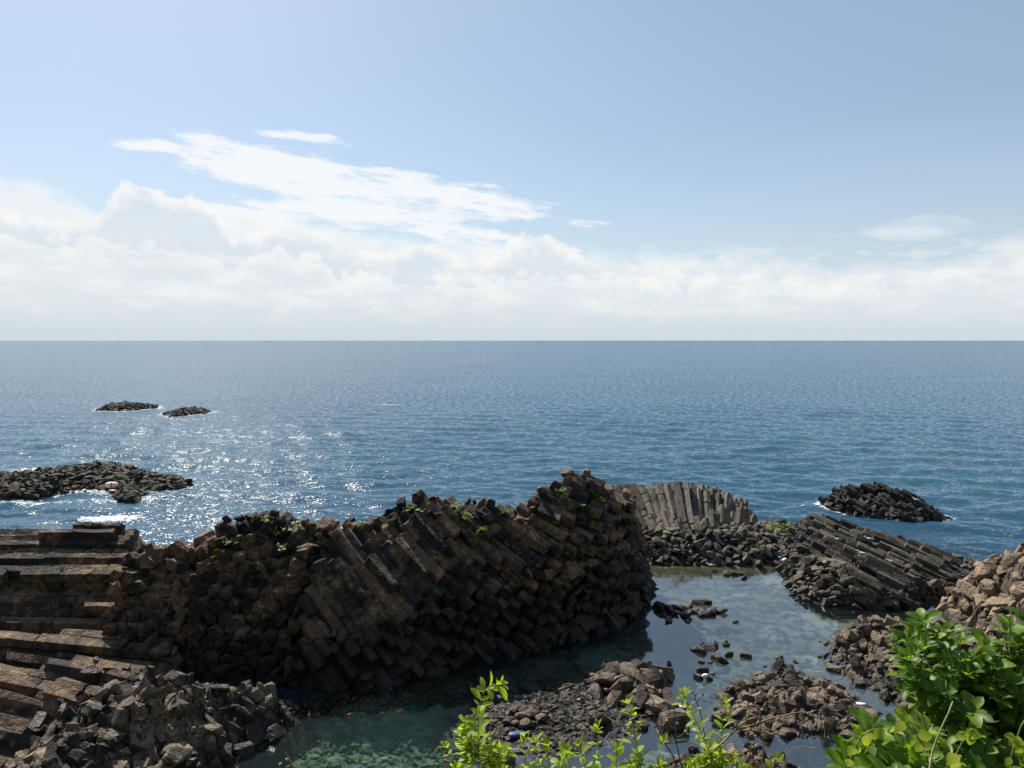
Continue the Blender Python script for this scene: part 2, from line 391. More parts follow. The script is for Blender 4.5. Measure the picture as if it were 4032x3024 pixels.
def sea_mat():
    m, nt, out = new_mat('sea_water')
    at = nt.nodes.new('ShaderNodeAttribute'); at.attribute_name = 'depth'; dep = S(at.outputs['Fac'])
    af = nt.nodes.new('ShaderNodeAttribute'); af.attribute_name = 'foam'; foam = S(af.outputs['Fac'])
    ac = nt.nodes.new('ShaderNodeAttribute'); ac.attribute_name = 'chop'; chop = S(ac.outputs['Fac'])
    p = geo_pos(); x, y, z = sepxyz(p)
    q = vec(x * 0.62 + y * 0.12, y * 1.30 - x * 0.10, 0.0)
    g = nt.nodes.new('ShaderNodeNewGeometry'); N = S(g.outputs['Normal'])
    def vm(op, a, b):
        n = nt.nodes.new('ShaderNodeVectorMath'); n.operation = op
        for i, v in enumerate((a, b)):
            if isinstance(v, S): nt.links.new(v.k, n.inputs[i])
            elif v is not None: n.inputs[i].default_value = v
        return S(n.outputs[0])
    w = None                                     # ripple slopes, two sizes of chop
    for (sc_, ax, ay, det) in ((1.3, 0.46, 0.70, 2), (5.2, 0.55, 0.78, 2)):
        c_ = noise(q, sc_, det, 0.6, 0.0, 1, dim='2D')
        c_ = vm('MULTIPLY', vm('SUBTRACT', c_, (0.5, 0.5, 0.5)), (ax, ay, 0.0))
        w = c_ if w is None else vm('ADD', w, c_)
    gust = noise(vec(x * 0.02, y * 0.05, 0.0), 1.0, 3, 0.6, dim='2D') * 0.4 + 0.78
    amt = (chop * 0.955 + 0.045) * gust
    w = vm('ADD', w, (0.0, -0.16, 0.0))          # waves run ashore: their landward faces are the steeper ones
    w = vm('MULTIPLY', w, vec(amt, amt, 0.0))
    nrm = vm('NORMALIZE', vm('ADD', N, w), None)
    gl = nt.nodes.new('ShaderNodeBsdfGlossy'); gl.inputs['Roughness'].default_value = 0.06
    gl.inputs['Color'].default_value = (1, 1, 1, 1); nt.links.new(nrm.k, gl.inputs['Normal'])
    dt = nt.nodes.new('ShaderNodeVectorMath'); dt.operation = 'DOT_PRODUCT'
    nt.links.new(nrm.k, dt.inputs[0]); nt.links.new(g.outputs['Incoming'], dt.inputs[1])
    cs = S.m('ABSOLUTE', S(dt.outputs['Value']))
    f0 = 0.16 - chop * 0.138
    frs = S.m('ADD', f0, (1.0 - f0) * S.m('POWER', S.m('SUBTRACT', 1.0, cs, clamp=True), 5.0), clamp=True)   # the same from above and below
    tr = nt.nodes.new('ShaderNodeBsdfTransparent')
    T = [S.m('POWER', math.e, dep * -k) for k in (0.46, 0.32, 0.36)]
    nt.links.new(vec(*T).k, tr.inputs['Color'])
    df = nt.nodes.new('ShaderNodeBsdfDiffuse')
    patch = noise(p, 0.03, 3, .5)
    body = mixc(smooth(patch, .35, .65), (0.015, 0.056, 0.100), (0.022, 0.070, 0.108))
    body = mixc(smooth(dep, 0.8, 2.6), (0.026, 0.048, 0.055), body)
    s = 1.0 - S.m('POWER', math.e, dep * -0.30)
    body = mixc(1.0, body, vec(s, s, s), 'MULTIPLY')
    nt.links.new(body.k, df.inputs['Color'])
    ad = nt.nodes.new('ShaderNodeAddShader'); nt.links.new(tr.outputs[0], ad.inputs[0]); nt.links.new(df.outputs[0], ad.inputs[1])
    mx = nt.nodes.new('ShaderNodeMixShader'); nt.links.new(frs.k, mx.inputs[0])
    nt.links.new(ad.outputs[0], mx.inputs[1]); nt.links.new(gl.outputs[0], mx.inputs[2])
    # foam: broken white water
    fn = noise(p, 2.2, 6, 0.7, 0.6)
    fm = smooth(foam * 1.0 + (fn - .5) * 1.5, 0.42, 0.68)
    fd = nt.nodes.new('ShaderNodeBsdfDiffuse'); fd.inputs['Color'].default_value = (0.62, 0.66, 0.68, 1)
    m2 = nt.nodes.new('ShaderNodeMixShader'); nt.links.new(fm.k, m2.inputs[0])
    nt.links.new(mx.outputs[0], m2.inputs[1]); nt.links.new(fd.outputs[0], m2.inputs[2])
    nt.links.new(m2.outputs[0], out.inputs[0]); return m
M['sea'] = sea_mat()

# ------------------------------------------------------------------ survey of the shore (world plan of the rocks)
PP = lambda pts: [P(*q) for q in pts]
poly = {}
poly['mound'] = [(-17.2, 21), (-16.6, 25.5), (-14.6, 28.3), (-12.2, 28.9), (-10.0, 28.6), (-8.3, 28.6), (-7.8, 27.6), (-8.6, 25.5), (-9.8, 23.5), (-12, 21)]
poly['ledge'] = [(7.4, 48.6), (9.0, 47.6), (13.0, 47.4), (17.0, 47.8), (18.6, 49.5), (20.5, 52.0), (20.8, 55.0), (18.5, 56.5), (15.5, 53.2), (7.2, 52.4)]
poly['prom'] = [(18.2, 50.5), (16.6, 47.4), (16.0, 44.2), (15.4, 41.4), (15.9, 40.2), (17.8, 39.5), (21.0, 39.3), (23.2, 41.3), (26.6, 44.0), (28.4, 46.2), (28.4, 49.2), (25.5, 52.5), (21.8, 55.5), (19.5, 54.0)]
poly['islet'] = [(26.0, 64.8), (26.6, 61.8), (28.6, 59.3), (31.2, 57.9), (33.4, 58.8), (34.6, 60.2), (33.4, 63.0), (30.5, 66.5), (27.6, 67.2)]
poly['reef'] = [(-56, 66.5), (-47, 65.6), (-43.8, 65.6), (-41, 69.5), (-36.5, 69.8), (-34.6, 66.8), (-32.4, 65.7), (-33.0, 68.0), (-32.0, 70.5), (-31.0, 73.8), (-32.5, 75.5), (-34, 76.5), (-38.5, 80.0), (-43, 82.0), (-49, 79), (-57, 77)]
poly['reef_far_a'] = PP([(380, 1619), (470, 1621), (560, 1614), (622, 1608), (615, 1597), (520, 1596), (420, 1600)])
poly['reef_far_b'] = PP([(638, 1633), (680, 1642), (740, 1638), (838, 1624), (800, 1617), (700, 1618)])
poly['tan'] = [(21.6, 36.6), (22.3, 39.4), (24.5, 41.4), (29, 43.5), (36, 42), (42, 30), (34, 20), (24, 22), (19.0, 27.5), (20.6, 33.5)]
poly['midshore'] = [(14.7, 35.2), (14.0, 33.4), (13.6, 31.9), (14.2, 30.6), (14.6, 29.2), (15.2, 27.2), (16.5, 25.5), (21, 25), (23, 33), (22.0, 37.0), (19.6, 37.0), (17.4, 37.2)]
poly['bed'] = [(7.3, 27.4), (7.6, 28.6), (8.4, 29.8), (9.5, 31.0), (11.2, 31.6), (12.6, 31.4), (13.3, 30.2), (13.6, 28.9), (13.9, 27.4), (13.0, 26.3), (10.5, 26.3), (8.4, 26.5)]
poly['nearbed'] = [(4.6, 22.5), (4.9, 24.6), (6.4, 25.4), (8.4, 25.6), (9.2, 24.6), (8.6, 22.5)]
poly['strip'] = [(3.1, 30.5), (3.4, 31.6), (4.4, 32.0), (5.6, 32.2), (6.6, 31.4), (6.2, 30.0), (6.1, 28.7), (5.0, 28.0), (4.2, 28.3), (3.6, 29.4)]
poly['beach'] = [(-1.8, 27.8), (-0.6, 29.0), (1.2, 30.2), (3.2, 31.2), (5.4, 30.6), (5.4, 28.2), (4.4, 26.6), (2.4, 25.6), (0.6, 25.0), (-0.8, 25.6)]
CALM = [(-24, 10), (-16, 22), (-9, 27), (-1.3, 35), (5, 38.5), (8, 44), (8, 49), (16, 49.5), (17.5, 44.5), (21, 43), (26, 45), (24, 38), (24, 10)]

# main ridge: crest in the photograph with its distance, foot on the water line
crest_px = [(300, 2110, 34.3), (560, 2160, 34.4), (690, 2150, 34.6), (760, 2120, 34.8), (850, 2095, 35.0), (920, 2055, 35.2), (1000, 2030, 35.5), (1060, 2030, 35.7), (1150, 2068, 36.0), (1260, 2074, 36.4), (1350, 2056, 36.9), (1450, 2046, 37.3),
            (1560, 1995, 37.9), (1690, 1955, 38.4), (1780, 1970, 38.8), (1900, 1998, 39.4), (2060, 1998, 40.2), (2110, 1940, 40.5), (2170, 1905, 40.8), (2230, 1882, 41.1), (2310, 1880, 41.5), (2400, 1912, 41.9), (2470, 1945, 42.2), (2500, 1985, 42.4), (2535, 2120, 42.6), (2570, 2290, 42.8)]
CR = np.array([PY(a, b, y_ - np.interp(a, [300, 900, 1300, 1900, 2300, 2480, 2570], [.8, 1.7, 2.5, 3.3, 3.0, 1.5, .8])) for a, b, y_ in crest_px])
foot = [(-20, 30.4), (-16, 30.5), (-12, 30.3), (-8.6, 29.8), (-5.3, 30.3), (-1.3, 32.9), (1.8, 34.3), (5.1, 36.4), (6.7, 38.8), (7.9, 42.0), (9.0, 45.0)]
FX = np.array([q[0] for q in foot]); FY = np.array([q[1] for q in foot])
def ridge_h(x, y):
    x = np.asarray(x, float); y = np.asarray(y, float)
    yc = np.interp(x, CR[:, 0], CR[:, 1]); zc = np.interp(x, CR[:, 0], CR[:, 2]); yf = np.interp(x, FX, FY)
    t = (y - yf) / np.maximum(yc - yf, 0.5)
    st = np.clip((x + 9) / 11.0, 0, 1)                         # 0 at the rounded left, 1 at the sheer right
    tt = np.clip(t, 0, 1)
    gl = np.interp(tt, [0, .10, .35, .6, .8, 1], [0.06, .30, .58, .80, .93, 1.0])
    gr = np.interp(tt, [0, .10, .18, .30, .50, .72, 1], [0.02, .08, .36, .64, .80, .91, 1.0])
    g = gl * (1 - st) + gr * st
    back = np.clip((y - yc - .5) / 4.5, 0, 2)
    h = zc * g - back * back * zc * 0.9 - np.clip(y - yc, 0, 9) * 0.25
    h = np.where(t < 0, -1.4 * np.minimum(-t * 4, 1), h)
    h = h + fbm(x * 0.55, y * 0.55, 5, 3) * 0.55 * np.clip(t * 4, 0, 1)
    h = np.where(x > 8.2, -2.0, h)
    return h
LP = np.array([(23.0, -0.2), (24.5, 0.55), (27.0, 1.05), (29.6, 1.35), (31.4, 1.8), (32.2, 2.7), (33.2, 3.7), (34.3, 4.2), (35.2, 4.9), (37.0, 5.0), (39.0, 3.9), (42.0, -0.5)])
def left_h(x, y):
    x = np.asarray(x, float); y = np.asarray(y, float)
    h = np.interp(y + np.clip(x + 16, -3, 6) * 0.18, LP[:, 0], LP[:, 1])
    xe = np.interp(y, [23, 27, 30, 32, 34, 35.2, 38], [-15.6, -15.6, -13.8, -13.6, -15.8, -17.8, -18.6])
    h = h - np.clip(x - xe, 0, 9) * 2.4
    return h + fbm(x * 0.4, y * 0.5, 31, 3) * 0.35
def edge_h(name, top, w, rough=0.3, seed=1, sc_=0.5, tops=None):
    pl = poly[name]
    def f(x, y):
        d = sdpoly(x, y, pl)
        tp = top
        if tops is not None: tp = tops(np.asarray(x, float), np.asarray(y, float))
        h = tp * (1 - np.exp(-np.clip(d, 0, 99) / w)) + fbm(np.asarray(x) * sc_, np.asarray(y) * sc_, seed, 4) * rough * np.clip(d + .4, 0, 1)
        return np.where(d > 0, h - 0.05, np.maximum(d * 1.1, -1.5) - 0.05)
    return f
HF = {}
HF['mound'] = edge_h('mound', 1.6, 1.0, 0.55, 3, 0.42, lambda x, y: np.interp(x, [-17, -15.6, -13.4, -12.2, -10.6, -9.4, -8.2], [0.7, 1.3, 2.5, 2.1, 1.6, 1.45, 0.9]) * np.interp(y, [21, 24.5, 27, 29], [0.35, 0.65, 1.0, 1.0]))
HF['ledge'] = edge_h('ledge', 1.5, 1.3, 0.3, 5, 0.7, lambda x, y: np.interp(y, [47, 50, 53, 56], [1.0, 1.7, 1.5, 0.9]))
HF['prom'] = edge_h('prom', 1.8, 0.8, 0.35, 8, 0.45, lambda x, y: np.interp(x, [15, 17.5, 20, 23, 26, 28.5], [0.8, 1.5, 1.75, 1.5, 0.9, 0.35]))
HF['islet'] = edge_h('islet', 2.6, 1.1, 0.6, 9, 0.55, lambda x, y: np.interp(x, [26, 27.4, 28.6, 29.4, 30.3, 31.5, 33, 34.5], [1.1, 1.8, 2.2, 1.3, 2.4, 2.2, 1.2, 0.4]))
HF['reef'] = edge_h('reef', 1.0, 2.0, 0.35, 12, 0.3, lambda x, y: np.interp(x, [-56, -47, -41, -36, -30, -27], [1.0, 1.0, 1.5, 1.0, 0.9, 0.6]))
HF['reef_far_a'] = edge_h('reef_far_a', 0.75, 1.2, 0.5, 14, 0.25)
HF['reef_far_b'] = edge_h('reef_far_b', 0.65, 1.2, 0.4, 15, 0.25)
HF['tan'] = edge_h('tan', 7.0, 5.4, 0.8, 20, 0.4)
HF['midshore'] = edge_h('midshore', 1.3, 2.4, 0.45, 22, 0.5)
HF['bed'] = edge_h('bed', 0.42, 1.0, 0.26, 25, 0.5)
HF['nearbed'] = edge_h('nearbed', 0.6, 0.9, 0.25, 26, 0.5)
HF['strip'] = edge_h('strip', 0.40, 0.8, 0.25, 28, 0.6)
HF['beach'] = edge_h('beach', 0.03, 0.9, 0.12, 29, 0.7)
def fan_h(x, y):
    x = np.asarray(x, float); y = np.asarray(y, float)
    top = np.interp(x, [6, 8, 10.5, 12.5, 14.5, 16.0, 17.2, 18.2], [3.4, 3.55, 3.65, 3.7, 3.25, 2.8, 2.0, 0.8])
    y0 = np.interp(x, [6, 9, 13, 16, 18], [50.6, 50.7, 50.2, 50.6, 52.2])
    h = np.interp((y - y0), [-2, 0, 0.4, 2.0, 4.4, 5.6, 7.5], [0, 0.0, 0.34, 0.52, 1.0, 0.98, 0.3]) * top
    return np.where((x < 18.4), h, -1) + fbm(x * .5, y * .5, 41, 3) * 0.25

# ------------------------------------------------------------------ seabed, sea, hillside
def seabed_h(x, y):
    d = sdpoly(x, y, CALM)
    z = -0.55 + fbm(np.asarray(x) * 0.22, np.asarray(y) * 0.22, 77, 4) * 0.45
    z = z - np.clip(-d, 0, 200) * 0.55
    ch = np.exp(-(((x + 3.0) - (y - 26) * 0.8) ** 2) / 14.0) * 0.45 * (y < 34)     # green channel
    z = z - ch
    z = np.maximum(z, np.where((y > 40) & (y < 50), -0.10 - 0.3 * np.clip(-sdpoly(x, y, poly['ledge']) - 0.4, 0, 99), -99))
    for k in ('beach',):
        hb = HF[k](x, y) - 0.02; z = np.where(hb > -1.3, np.maximum(z, hb), z)
    near = np.clip((24.5 - y) * 0.2, 0, 3)
    z = z + near
    return np.maximum(z, -14)
def build_seabed():
    xs = np.concatenate([np.linspace(-110, -22, 60)[:-1], np.linspace(-22, 42, 260), np.linspace(42, 110, 40)[1:]]); ys = np.concatenate([np.linspace(12, 60, 220), np.linspace(60, 140, 50)[1:]])
    Y, X = np.meshgrid(ys, xs, indexing='ij')
    Z = seabed_h(X, Y)
    Z = Z + fbm(X * 2.2, Y * 2.2, 3, 3) * 0.08
    o = link('seabed', grid_mesh('seabed', np.stack([X, Y, Z], -1).reshape(-1, 3), len(ys), len(xs), M['seabed']))
    tag(o, kind='structure')
build_seabed()

def build_sea():
    rs = [15.0]
    while rs[-1] < 42000:
        r = rs[-1]; rs.append(r + min(max(0.10, r * r / 16000.0), r * 0.12))
    rs = np.array(rs)
    th = np.radians(np.concatenate([np.linspace(-100, -44, 60)[:-1], np.linspace(-44, 44, 1000), np.linspace(44, 100, 60)[1:]]))
    RR, TH = np.meshgrid(rs, th, indexing='ij')
    X = RR * np.sin(TH); Y = RR * np.cos(TH)
    dr = np.gradient(rs)[:, None]
    sp = np.maximum(dr, RR * R(0.09))
    rng = np.random.default_rng(4)
    # calm inside the cove and pool
    near = (RR < 140)
    d = np.full(X.shape, -99.0); d[near] = sdpoly(X[near], Y[near], CALM)
    chop = np.clip((-d - 0.0) / 6.0, 0.0, 1.0); chop = chop * chop * (3 - 2 * chop)
    gust = 0.75 + 0.5 * (fbm(X * 0.012, Y * 0.02, 61, 3) + 0.5)
    Z = np.zeros_like(X)
    for i in range(70):
        lam = 0.8 * (9.0 / 0.8) ** rng.random()
        a = rng.normal(0, 0.55) + 0.25
        k = 2 * math.pi / lam
        amp = 0.0031 * lam ** 0.82 * (0.5 + rng.random())
        att = np.clip(lam / (sp * 3.0) - 0.6, 0, 1)
        if att.max() <= 0: continue
        ph = k * (X * math.sin(a) + Y * math.cos(a)) + rng.random() * 6.28
        s = np.sin(ph)
        Z += amp * att * (s + 0.25 * s * s)
    Z *= (0.03 + 0.97 * chop) * gust
    foam = np.zeros_like(X)
    def add_foam(name, width, amt, sidew=None):
        m = (RR < 190)
        s = sdpoly(X[m], Y[m], poly[name])
        f = np.exp(-np.clip(-s, 0, 50) / width) * amt * (s < 1.0)
        if sidew is not None: f = f * sidew(X[m], Y[m])
        foam[m] = np.maximum(foam[m], f)
    add_foam('reef', 1.1, 0.62, lambda x, y: 0.55 + 0.45 * (fbm(x * .15, y * .15, 8, 2) > 0))
    add_foam('reef_far_a', 2.2, 0.70); add_foam('reef_far_b', 2.2, 0.66)
    add_foam('islet', 0.9, 0.62, lambda x, y: ((x < 27.0) | (x > 33.2)) * 1.0)
    add_foam('prom', 1.3, 0.66, lambda x, y: ((y > 49.5) & (x > 18)) * 1.0)
    add_foam('ledge', 1.5, 0.7, lambda x, y: ((y > 54) & (x > 17.5)) * 1.0)
    def blob(px, py, rx, ry, amt):
        cx, cy = P(px, py)
        foam[:] = np.maximum(foam, amt * np.exp(-(((X - cx) / rx) ** 2 + ((Y - cy) / ry) ** 2)))
    blob(430, 2045, 3.4, 1.2, 0.78); blob(150, 1850, 5.5, 1.6, 0.62); blob(330, 1835, 2.5, 1.5, .5); blob(560, 1965, 3, 1.2, .5); blob(100, 1990, 4, 1.6, .6); blob(250, 1975, 5, 1.5, .5); blob(420, 1970, 4, 1.5, .5); blob(60, 1870, 3, 1.5, .6)
    blob(1530, 1595, 6, 2, .6); blob(820, 1830, 3, 1, .35)
    dep = -seabed_h(X, Y); dep = np.where(RR > 125, 14, dep); dep = np.clip(dep, 0.02, 14)
    V = np.stack([X, Y, Z], -1).reshape(-1, 3)
    me = grid_mesh('sea', V, len(rs), len(th), M['sea'])
    for n, a in (('depth', dep), ('foam', foam), ('chop', chop)):
        at = me.attributes.new(n, 'FLOAT', 'POINT'); at.data.foreach_set('value', a.astype(np.float32).ravel())
    o = link('sea', me); tag(o, kind='structure')
    return len(rs), len(th)
print('sea grid', build_sea())

def hill_h(x, y):
    z = 12.35 - 0.66 * np.clip(y - 1.0, 0, 60) + np.clip(-y - 5, 0, 60) * 0.8  # steep rise behind the eye is added unseen, to keep skylight off the rocks
    z = z + np.clip(x - 9, 0, 40) * 0.10 * np.clip(y / 10, 0, 1)
    return z + fbm(x * .5, y * .5, 91, 4) * 0.22 * np.clip((np.hypot(x, y) - 1) / 3, 0, 1)
def build_hill():
    xs = np.linspace(-70, 70, 160); ys = np.concatenate([np.linspace(-50, -4, 26)[:-1], np.linspace(-4, 23, 80)])
    Y, X = np.meshgrid(ys, xs, indexing='ij')
    o = link('hillside_sky_block', grid_mesh('hillside_sky_block', np.stack([X, Y, hill_h(X, Y)], -1).reshape(-1, 3), len(ys), len(xs), M['soil']))
    tag(o, kind='structure')
build_hill()

# ------------------------------------------------------------------ columnar rock
def clip_cell(c, others):
    pg = [(-1.2, -1.2), (1.2, -1.2), (1.2, 1.2), (-1.2, 1.2)]
    for ox, oy in others:
        dx, dy = ox - c[0], oy - c[1]; lim = (dx * dx + dy * dy) / 2
        out = []
        for i in range(len(pg)):
            a = pg[i]; b = pg[(i + 1) % len(pg)]
            da = a[0] * dx + a[1] * dy - lim; db = b[0] * dx + b[1] * dy - lim
            if da <= 0: out.append(a)
            if (da < 0) != (db < 0):
                t = da / (da - db); out.append((a[0] + (b[0] - a[0]) * t, a[1] + (b[1] - a[1]) * t))
        pg = out
        if len(pg) < 3: return None
    # merge very short edges
    res = []
    for q in pg:
        if not res or math.hypot(q[0] - res[-1][0], q[1] - res[-1][1]) > 0.07: res.append(q)
    return np.array(res) if len(res) >= 4 else None

def trace_columns(origin, normal, ext, spacing, field, hfun, reach, rng, jit=0.2, dmax=0.9, zmin=-0.5, keep=None, seg=(0.6, 1.6), rough=0.03, minlen=0.35, gap=1.02):
    """fill the solid below hfun with columns that follow a direction field; returns [(V, F, centre, size)]"""
    n = Vector(normal).normalized(); U = n.cross(Vector((0, 0, 1))).normalized(); W = n.cross(U).normalized()
    U = np.array(U); W = np.array(W); O = np.array(origin, float)
    nu = int(ext[0] * 2 / spacing); nv = int(ext[1] * 2 / (spacing * .866))
    seeds = []
    for j in range(nv):
        for i in range(nu):
            seeds.append((-ext[0] + (i + (j % 2) * .5) * spacing + rng.uniform(-.23, .23) * spacing, -ext[1] + j * spacing * .866 + rng.uniform(-.23, .23) * spacing))
    seeds = np.array(seeds)
    st = 0.25; K = int(reach / st)
    p0 = O + seeds[:, :1] * U + seeds[:, 1:] * W
    fw = [p0]; p = p0
    for k in range(K): p = p + field(p) * st; fw.append(p)
    bw = []; p = p0
    for k in range(K): p = p - field(p) * st; bw.append(p)
    T = np.stack(bw[::-1] + fw, 1)                     # (N, steps, 3)
    jv = rng.normal(0, jit, len(seeds))[:, None]
    x, y, z = T[..., 0], T[..., 1], T[..., 2]
    h = hfun(x, y); e = 0.25
    gx = (hfun(x + e, y) - hfun(x - e, y)) / (2 * e); gy = (hfun(x, y + e) - hfun(x, y - e)) / (2 * e)
    dn = (h + jv - z) / np.sqrt(1 + gx * gx + gy * gy)
    ok = (dn > 0) & (dn < dmax) & (z > zmin)
    if keep is not None: ok &= keep(x, y, z)
    cells = {}
    res = []
    order = np.where(ok.any(1))[0]
    for i in order:
        row = ok[i]; idx = np.where(row)[0]
        cuts = np.split(idx, np.where(np.diff(idx) > 1)[0] + 1)
        cuts = [c for c in cuts if len(c) * st >= minlen]
        if not cuts: continue
        d2 = np.hypot(seeds[:, 0] - seeds[i, 0], seeds[:, 1] - seeds[i, 1]); near = np.argsort(d2)[1:11]
        cell = clip_cell(seeds[i], seeds[near])
        if cell is None: continue
        for c in cuts:
            path = T[i, c]; L = (len(path) - 1) * st
            if L < minlen: continue
            s0 = rng.uniform(0, 0.18); s1 = L - rng.uniform(0, 0.18)
            V = []; Fc = []
            s = s0
            while s < s1 - 0.12:
                ln = min(rng.uniform(*seg), s1 - s)
                if s1 - s - ln < 0.25: ln = s1 - s
                sc_ = gap * rng.uniform(.93, 1.04); off = rng.normal(0, 0.010, 3); b = min(0.05, ln * .2)
                rot = rng.normal(0, 0.02); tilt = rng.normal(0, 0.07, 2)
                mids = [(s, .88), (s + b, 1.0)] + ([(s + ln * .5, 1.0 + rng.uniform(-.03, .03))] if ln > .9 else []) + [(s + ln - b, 1.0), (s + ln, .89)]
                base = len(V); m = len(cell)
                for (q, f) in mids:
                    fi = min(max(q / st, 0), len(path) - 1.001); k = int(fi); fr = fi - k
                    c0 = path[k] * (1 - fr) + path[k + 1] * fr
                    dv = path[k + 1] - path[k]; dv = dv / np.linalg.norm(dv)
                    e1 = U - dv * U.dot(dv); e1 /= np.linalg.norm(e1); e2 = np.cross(dv, e1)
                    if e2.dot(W) < 0: e2 = -e2
                    cr, sr = math.cos(rot), math.sin(rot)
                    uu = (cell[:, 0] * cr - cell[:, 1] * sr) * f * sc_; vv = (cell[:, 0] * sr + cell[:, 1] * cr) * f * sc_
                    ring = c0 + off + uu[:, None] * e1 + vv[:, None] * e2
                    ring = ring + (uu * tilt[0] + vv * tilt[1])[:, None] * dv
                    ring = ring + rng.normal(0, rough * .6, ring.shape)
                    V.extend(ring)
                nr = len(mids)
                for r_ in range(nr - 1):
                    for k in range(m):
                        a = base + r_ * m; Fc.append((a + k, a + (k + 1) % m, a + m + (k + 1) % m, a + m + k))
                V.append(np.mean(V[base:base + m], 0) + rng.normal(0, rough, 3)); ci = len(V) - 1
                for k in range(m): Fc.append((base + (k + 1) % m, base + k, ci))
                a = base + (nr - 1) * m
                V.append(np.mean(V[a:a + m], 0) + rng.normal(0, rough, 3)); ci = len(V) - 1
                for k in range(m): Fc.append((a + k, a + (k + 1) % m, ci))
                s += ln
            if not Fc: continue
            ctr = path[len(path) // 2]
            res.append((np.array(V), Fc, ctr, L * spacing / max(ctr[1], 1) ** 2))
    return res
def fix_normals(me):
    bm = bmesh.new(); bm.from_mesh(me); bmesh.ops.recalc_face_normals(bm, faces=bm.faces); bm.to_mesh(me); bm.free()

def place_columns(root, cols, mat, part='column', limit=300):
    L = np.array(root.location)
    cols.sort(key=lambda c: -c[3])
    for V, Fc, ctr, s in cols[:limit]:
        me = mesh(part, V - ctr, Fc, mat); fix_normals(me)
        link(part, me, root, tuple(ctr - L))
    rest = cols[limit:]
    if rest:
        Va, Fa = join([(list(V - L), Fc) for V, Fc, c, s in rest])
        me = mesh('small_' + part + 's', Va, Fa, mat); fix_normals(me)
        tag(link('small_' + part + 's', me, root), kind='stuff')
def bedrock(root, hfun, x0, x1, y0, y1, step, mat, drop=0.45, clipz=-1.6):
    xs = np.arange(x0, x1 + step, step); ys = np.arange(y0, y1 + step, step)
    Y, X = np.meshgrid(ys, xs, indexing='ij')
    # sink by the drop measured along the normal
    h = hfun(X, Y); e = .3
    gx = (hfun(X + e, Y) - hfun(X - e, Y)) / (2 * e); gy = (hfun(X, Y + e) - hfun(X, Y - e)) / (2 * e)
    Z = np.maximum(h - drop * np.minimum(np.sqrt(1 + gx * gx + gy * gy), 9.0), clipz)
    L = np.array(root.location)
    V = np.stack([X, Y, Z], -1).reshape(-1, 3) - L
    link('bedrock', grid_mesh('bedrock', V, len(ys), len(xs), mat, False), root)

def worley(x, y, size, seed):
    """fractured blocks: a tilted facet for each cell and an open crack between cells"""
    x = np.asarray(x) / size; y = np.asarray(y) / size
    wx = x + fbm(x * .9, y * .9, seed + 3, 2) * .35; wy = y + fbm(x * .9, y * .9, seed + 4, 2) * .35
    ix = np.floor(wx); iy = np.floor(wy)
    f1 = np.full(x.shape, 9.0); f2 = np.full(x.shape, 9.0); val = np.zeros(x.shape)
    for a in (-1, 0, 1):
        for b in (-1, 0, 1):
            cx = ix + a; cy = iy + b
            px = cx + .15 + .7 * hash2(cx, cy, seed); py = cy + .15 + .7 * hash2(cx, cy, seed + 50)
            dx = wx - px; dy = wy - py; d = np.hypot(dx, dy * 1.25)
            v = (hash2(cx, cy, seed + 7) - .5) + dx * (hash2(cx, cy, seed + 8) - .5) * 1.6 + dy * (hash2(cx, cy, seed + 9) - .35) * 1.6
            new = d < f1
            f2 = np.where(new, f1, np.minimum(f2, d)); val = np.where(new, v, val); f1 = np.where(new, d, f1)
    return val, np.clip((f2 - f1) * 5, 0, 1)
def craggy(hf, a1=.45, s1=.95, a2=.18, s2=.38, seed=5):
    def f(x, y):
        h = hf(x, y); v1, c1 = worley(x, y, s1, seed); v2, c2 = worley(x, y, s2, seed + 100)
        up = np.clip(h * 2 + .3, 0, 1)
        return h + (v1 * a1 - (1 - c1) * a1 * .45 + v2 * a2 - (1 - c2) * a2 * .5) * up
    return f
def unit(a): return a / np.linalg.norm(a, axis=-1, keepdims=True)

# main ridge -------------------------------------------------------
rng = np.random.default_rng(11)
ridge = empty('rock_ridge', (-4, 36, 0), 'long dark ridge of slanting basalt columns with brown sunlit crest in the centre', 'rock')
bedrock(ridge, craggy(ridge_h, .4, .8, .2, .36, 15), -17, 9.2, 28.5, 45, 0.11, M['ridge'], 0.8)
def f_right(p):
    x = p[..., 0]; s = np.clip((x + 7) / 10.0, 0, 1)[..., None]
    z = p[..., 2][..., None]
    a = np.array((0.62, -0.36, -0.66)); b = np.array((0.88, -0.30, -0.30))
    s = np.clip(s * 0.55 + np.clip((z - 2.5) / 4.0, 0, 1) * np.clip((x[..., None] + 3) / 6, 0, 1) * 0.55, 0, 1)
    return unit(a * (1 - s) + b * s)
def f_left(p):
    x = p[..., 0][..., None]; s = np.clip((x + 14) / 7.0, 0, 1)
    return unit(np.array((-0.16, -0.96, 0.04)) * (1 - s) + np.array((0.36, -0.86, -0.22)) * s)
split = lambda x, y: -8.2 + fbm(y * .35, y * 0 + 3.3, 7, 2) * 1.4
cols = trace_columns((-1, 37.2, 3.0), (0.74, -0.32, -0.56), (11.5, 11.5), 0.54, f_right, ridge_h, 12.5, rng, 0.10, 0.95, -0.3, lambda x, y, z: (x > split(x, y)) & (y < np.interp(x, CR[:, 0], CR[:, 1]) + 1.6), (0.9, 2.8), 0.03)
cols += trace_columns((3.5, 37.5, 1.6), (0.60, -0.36, -0.70), (7.0, 4.5), 0.54, lambda p: np.broadcast_to(unit(np.array((0.60, -0.36, -0.70))), p.shape), ridge_h, 6.0, rng, 0.09, 0.9, -0.3, lambda x, y, z: (x > 0.5 + z * .5) & (z < 3.6 + (x - 4) * .2) & (y < 44), (0.9, 2.4), 0.03)
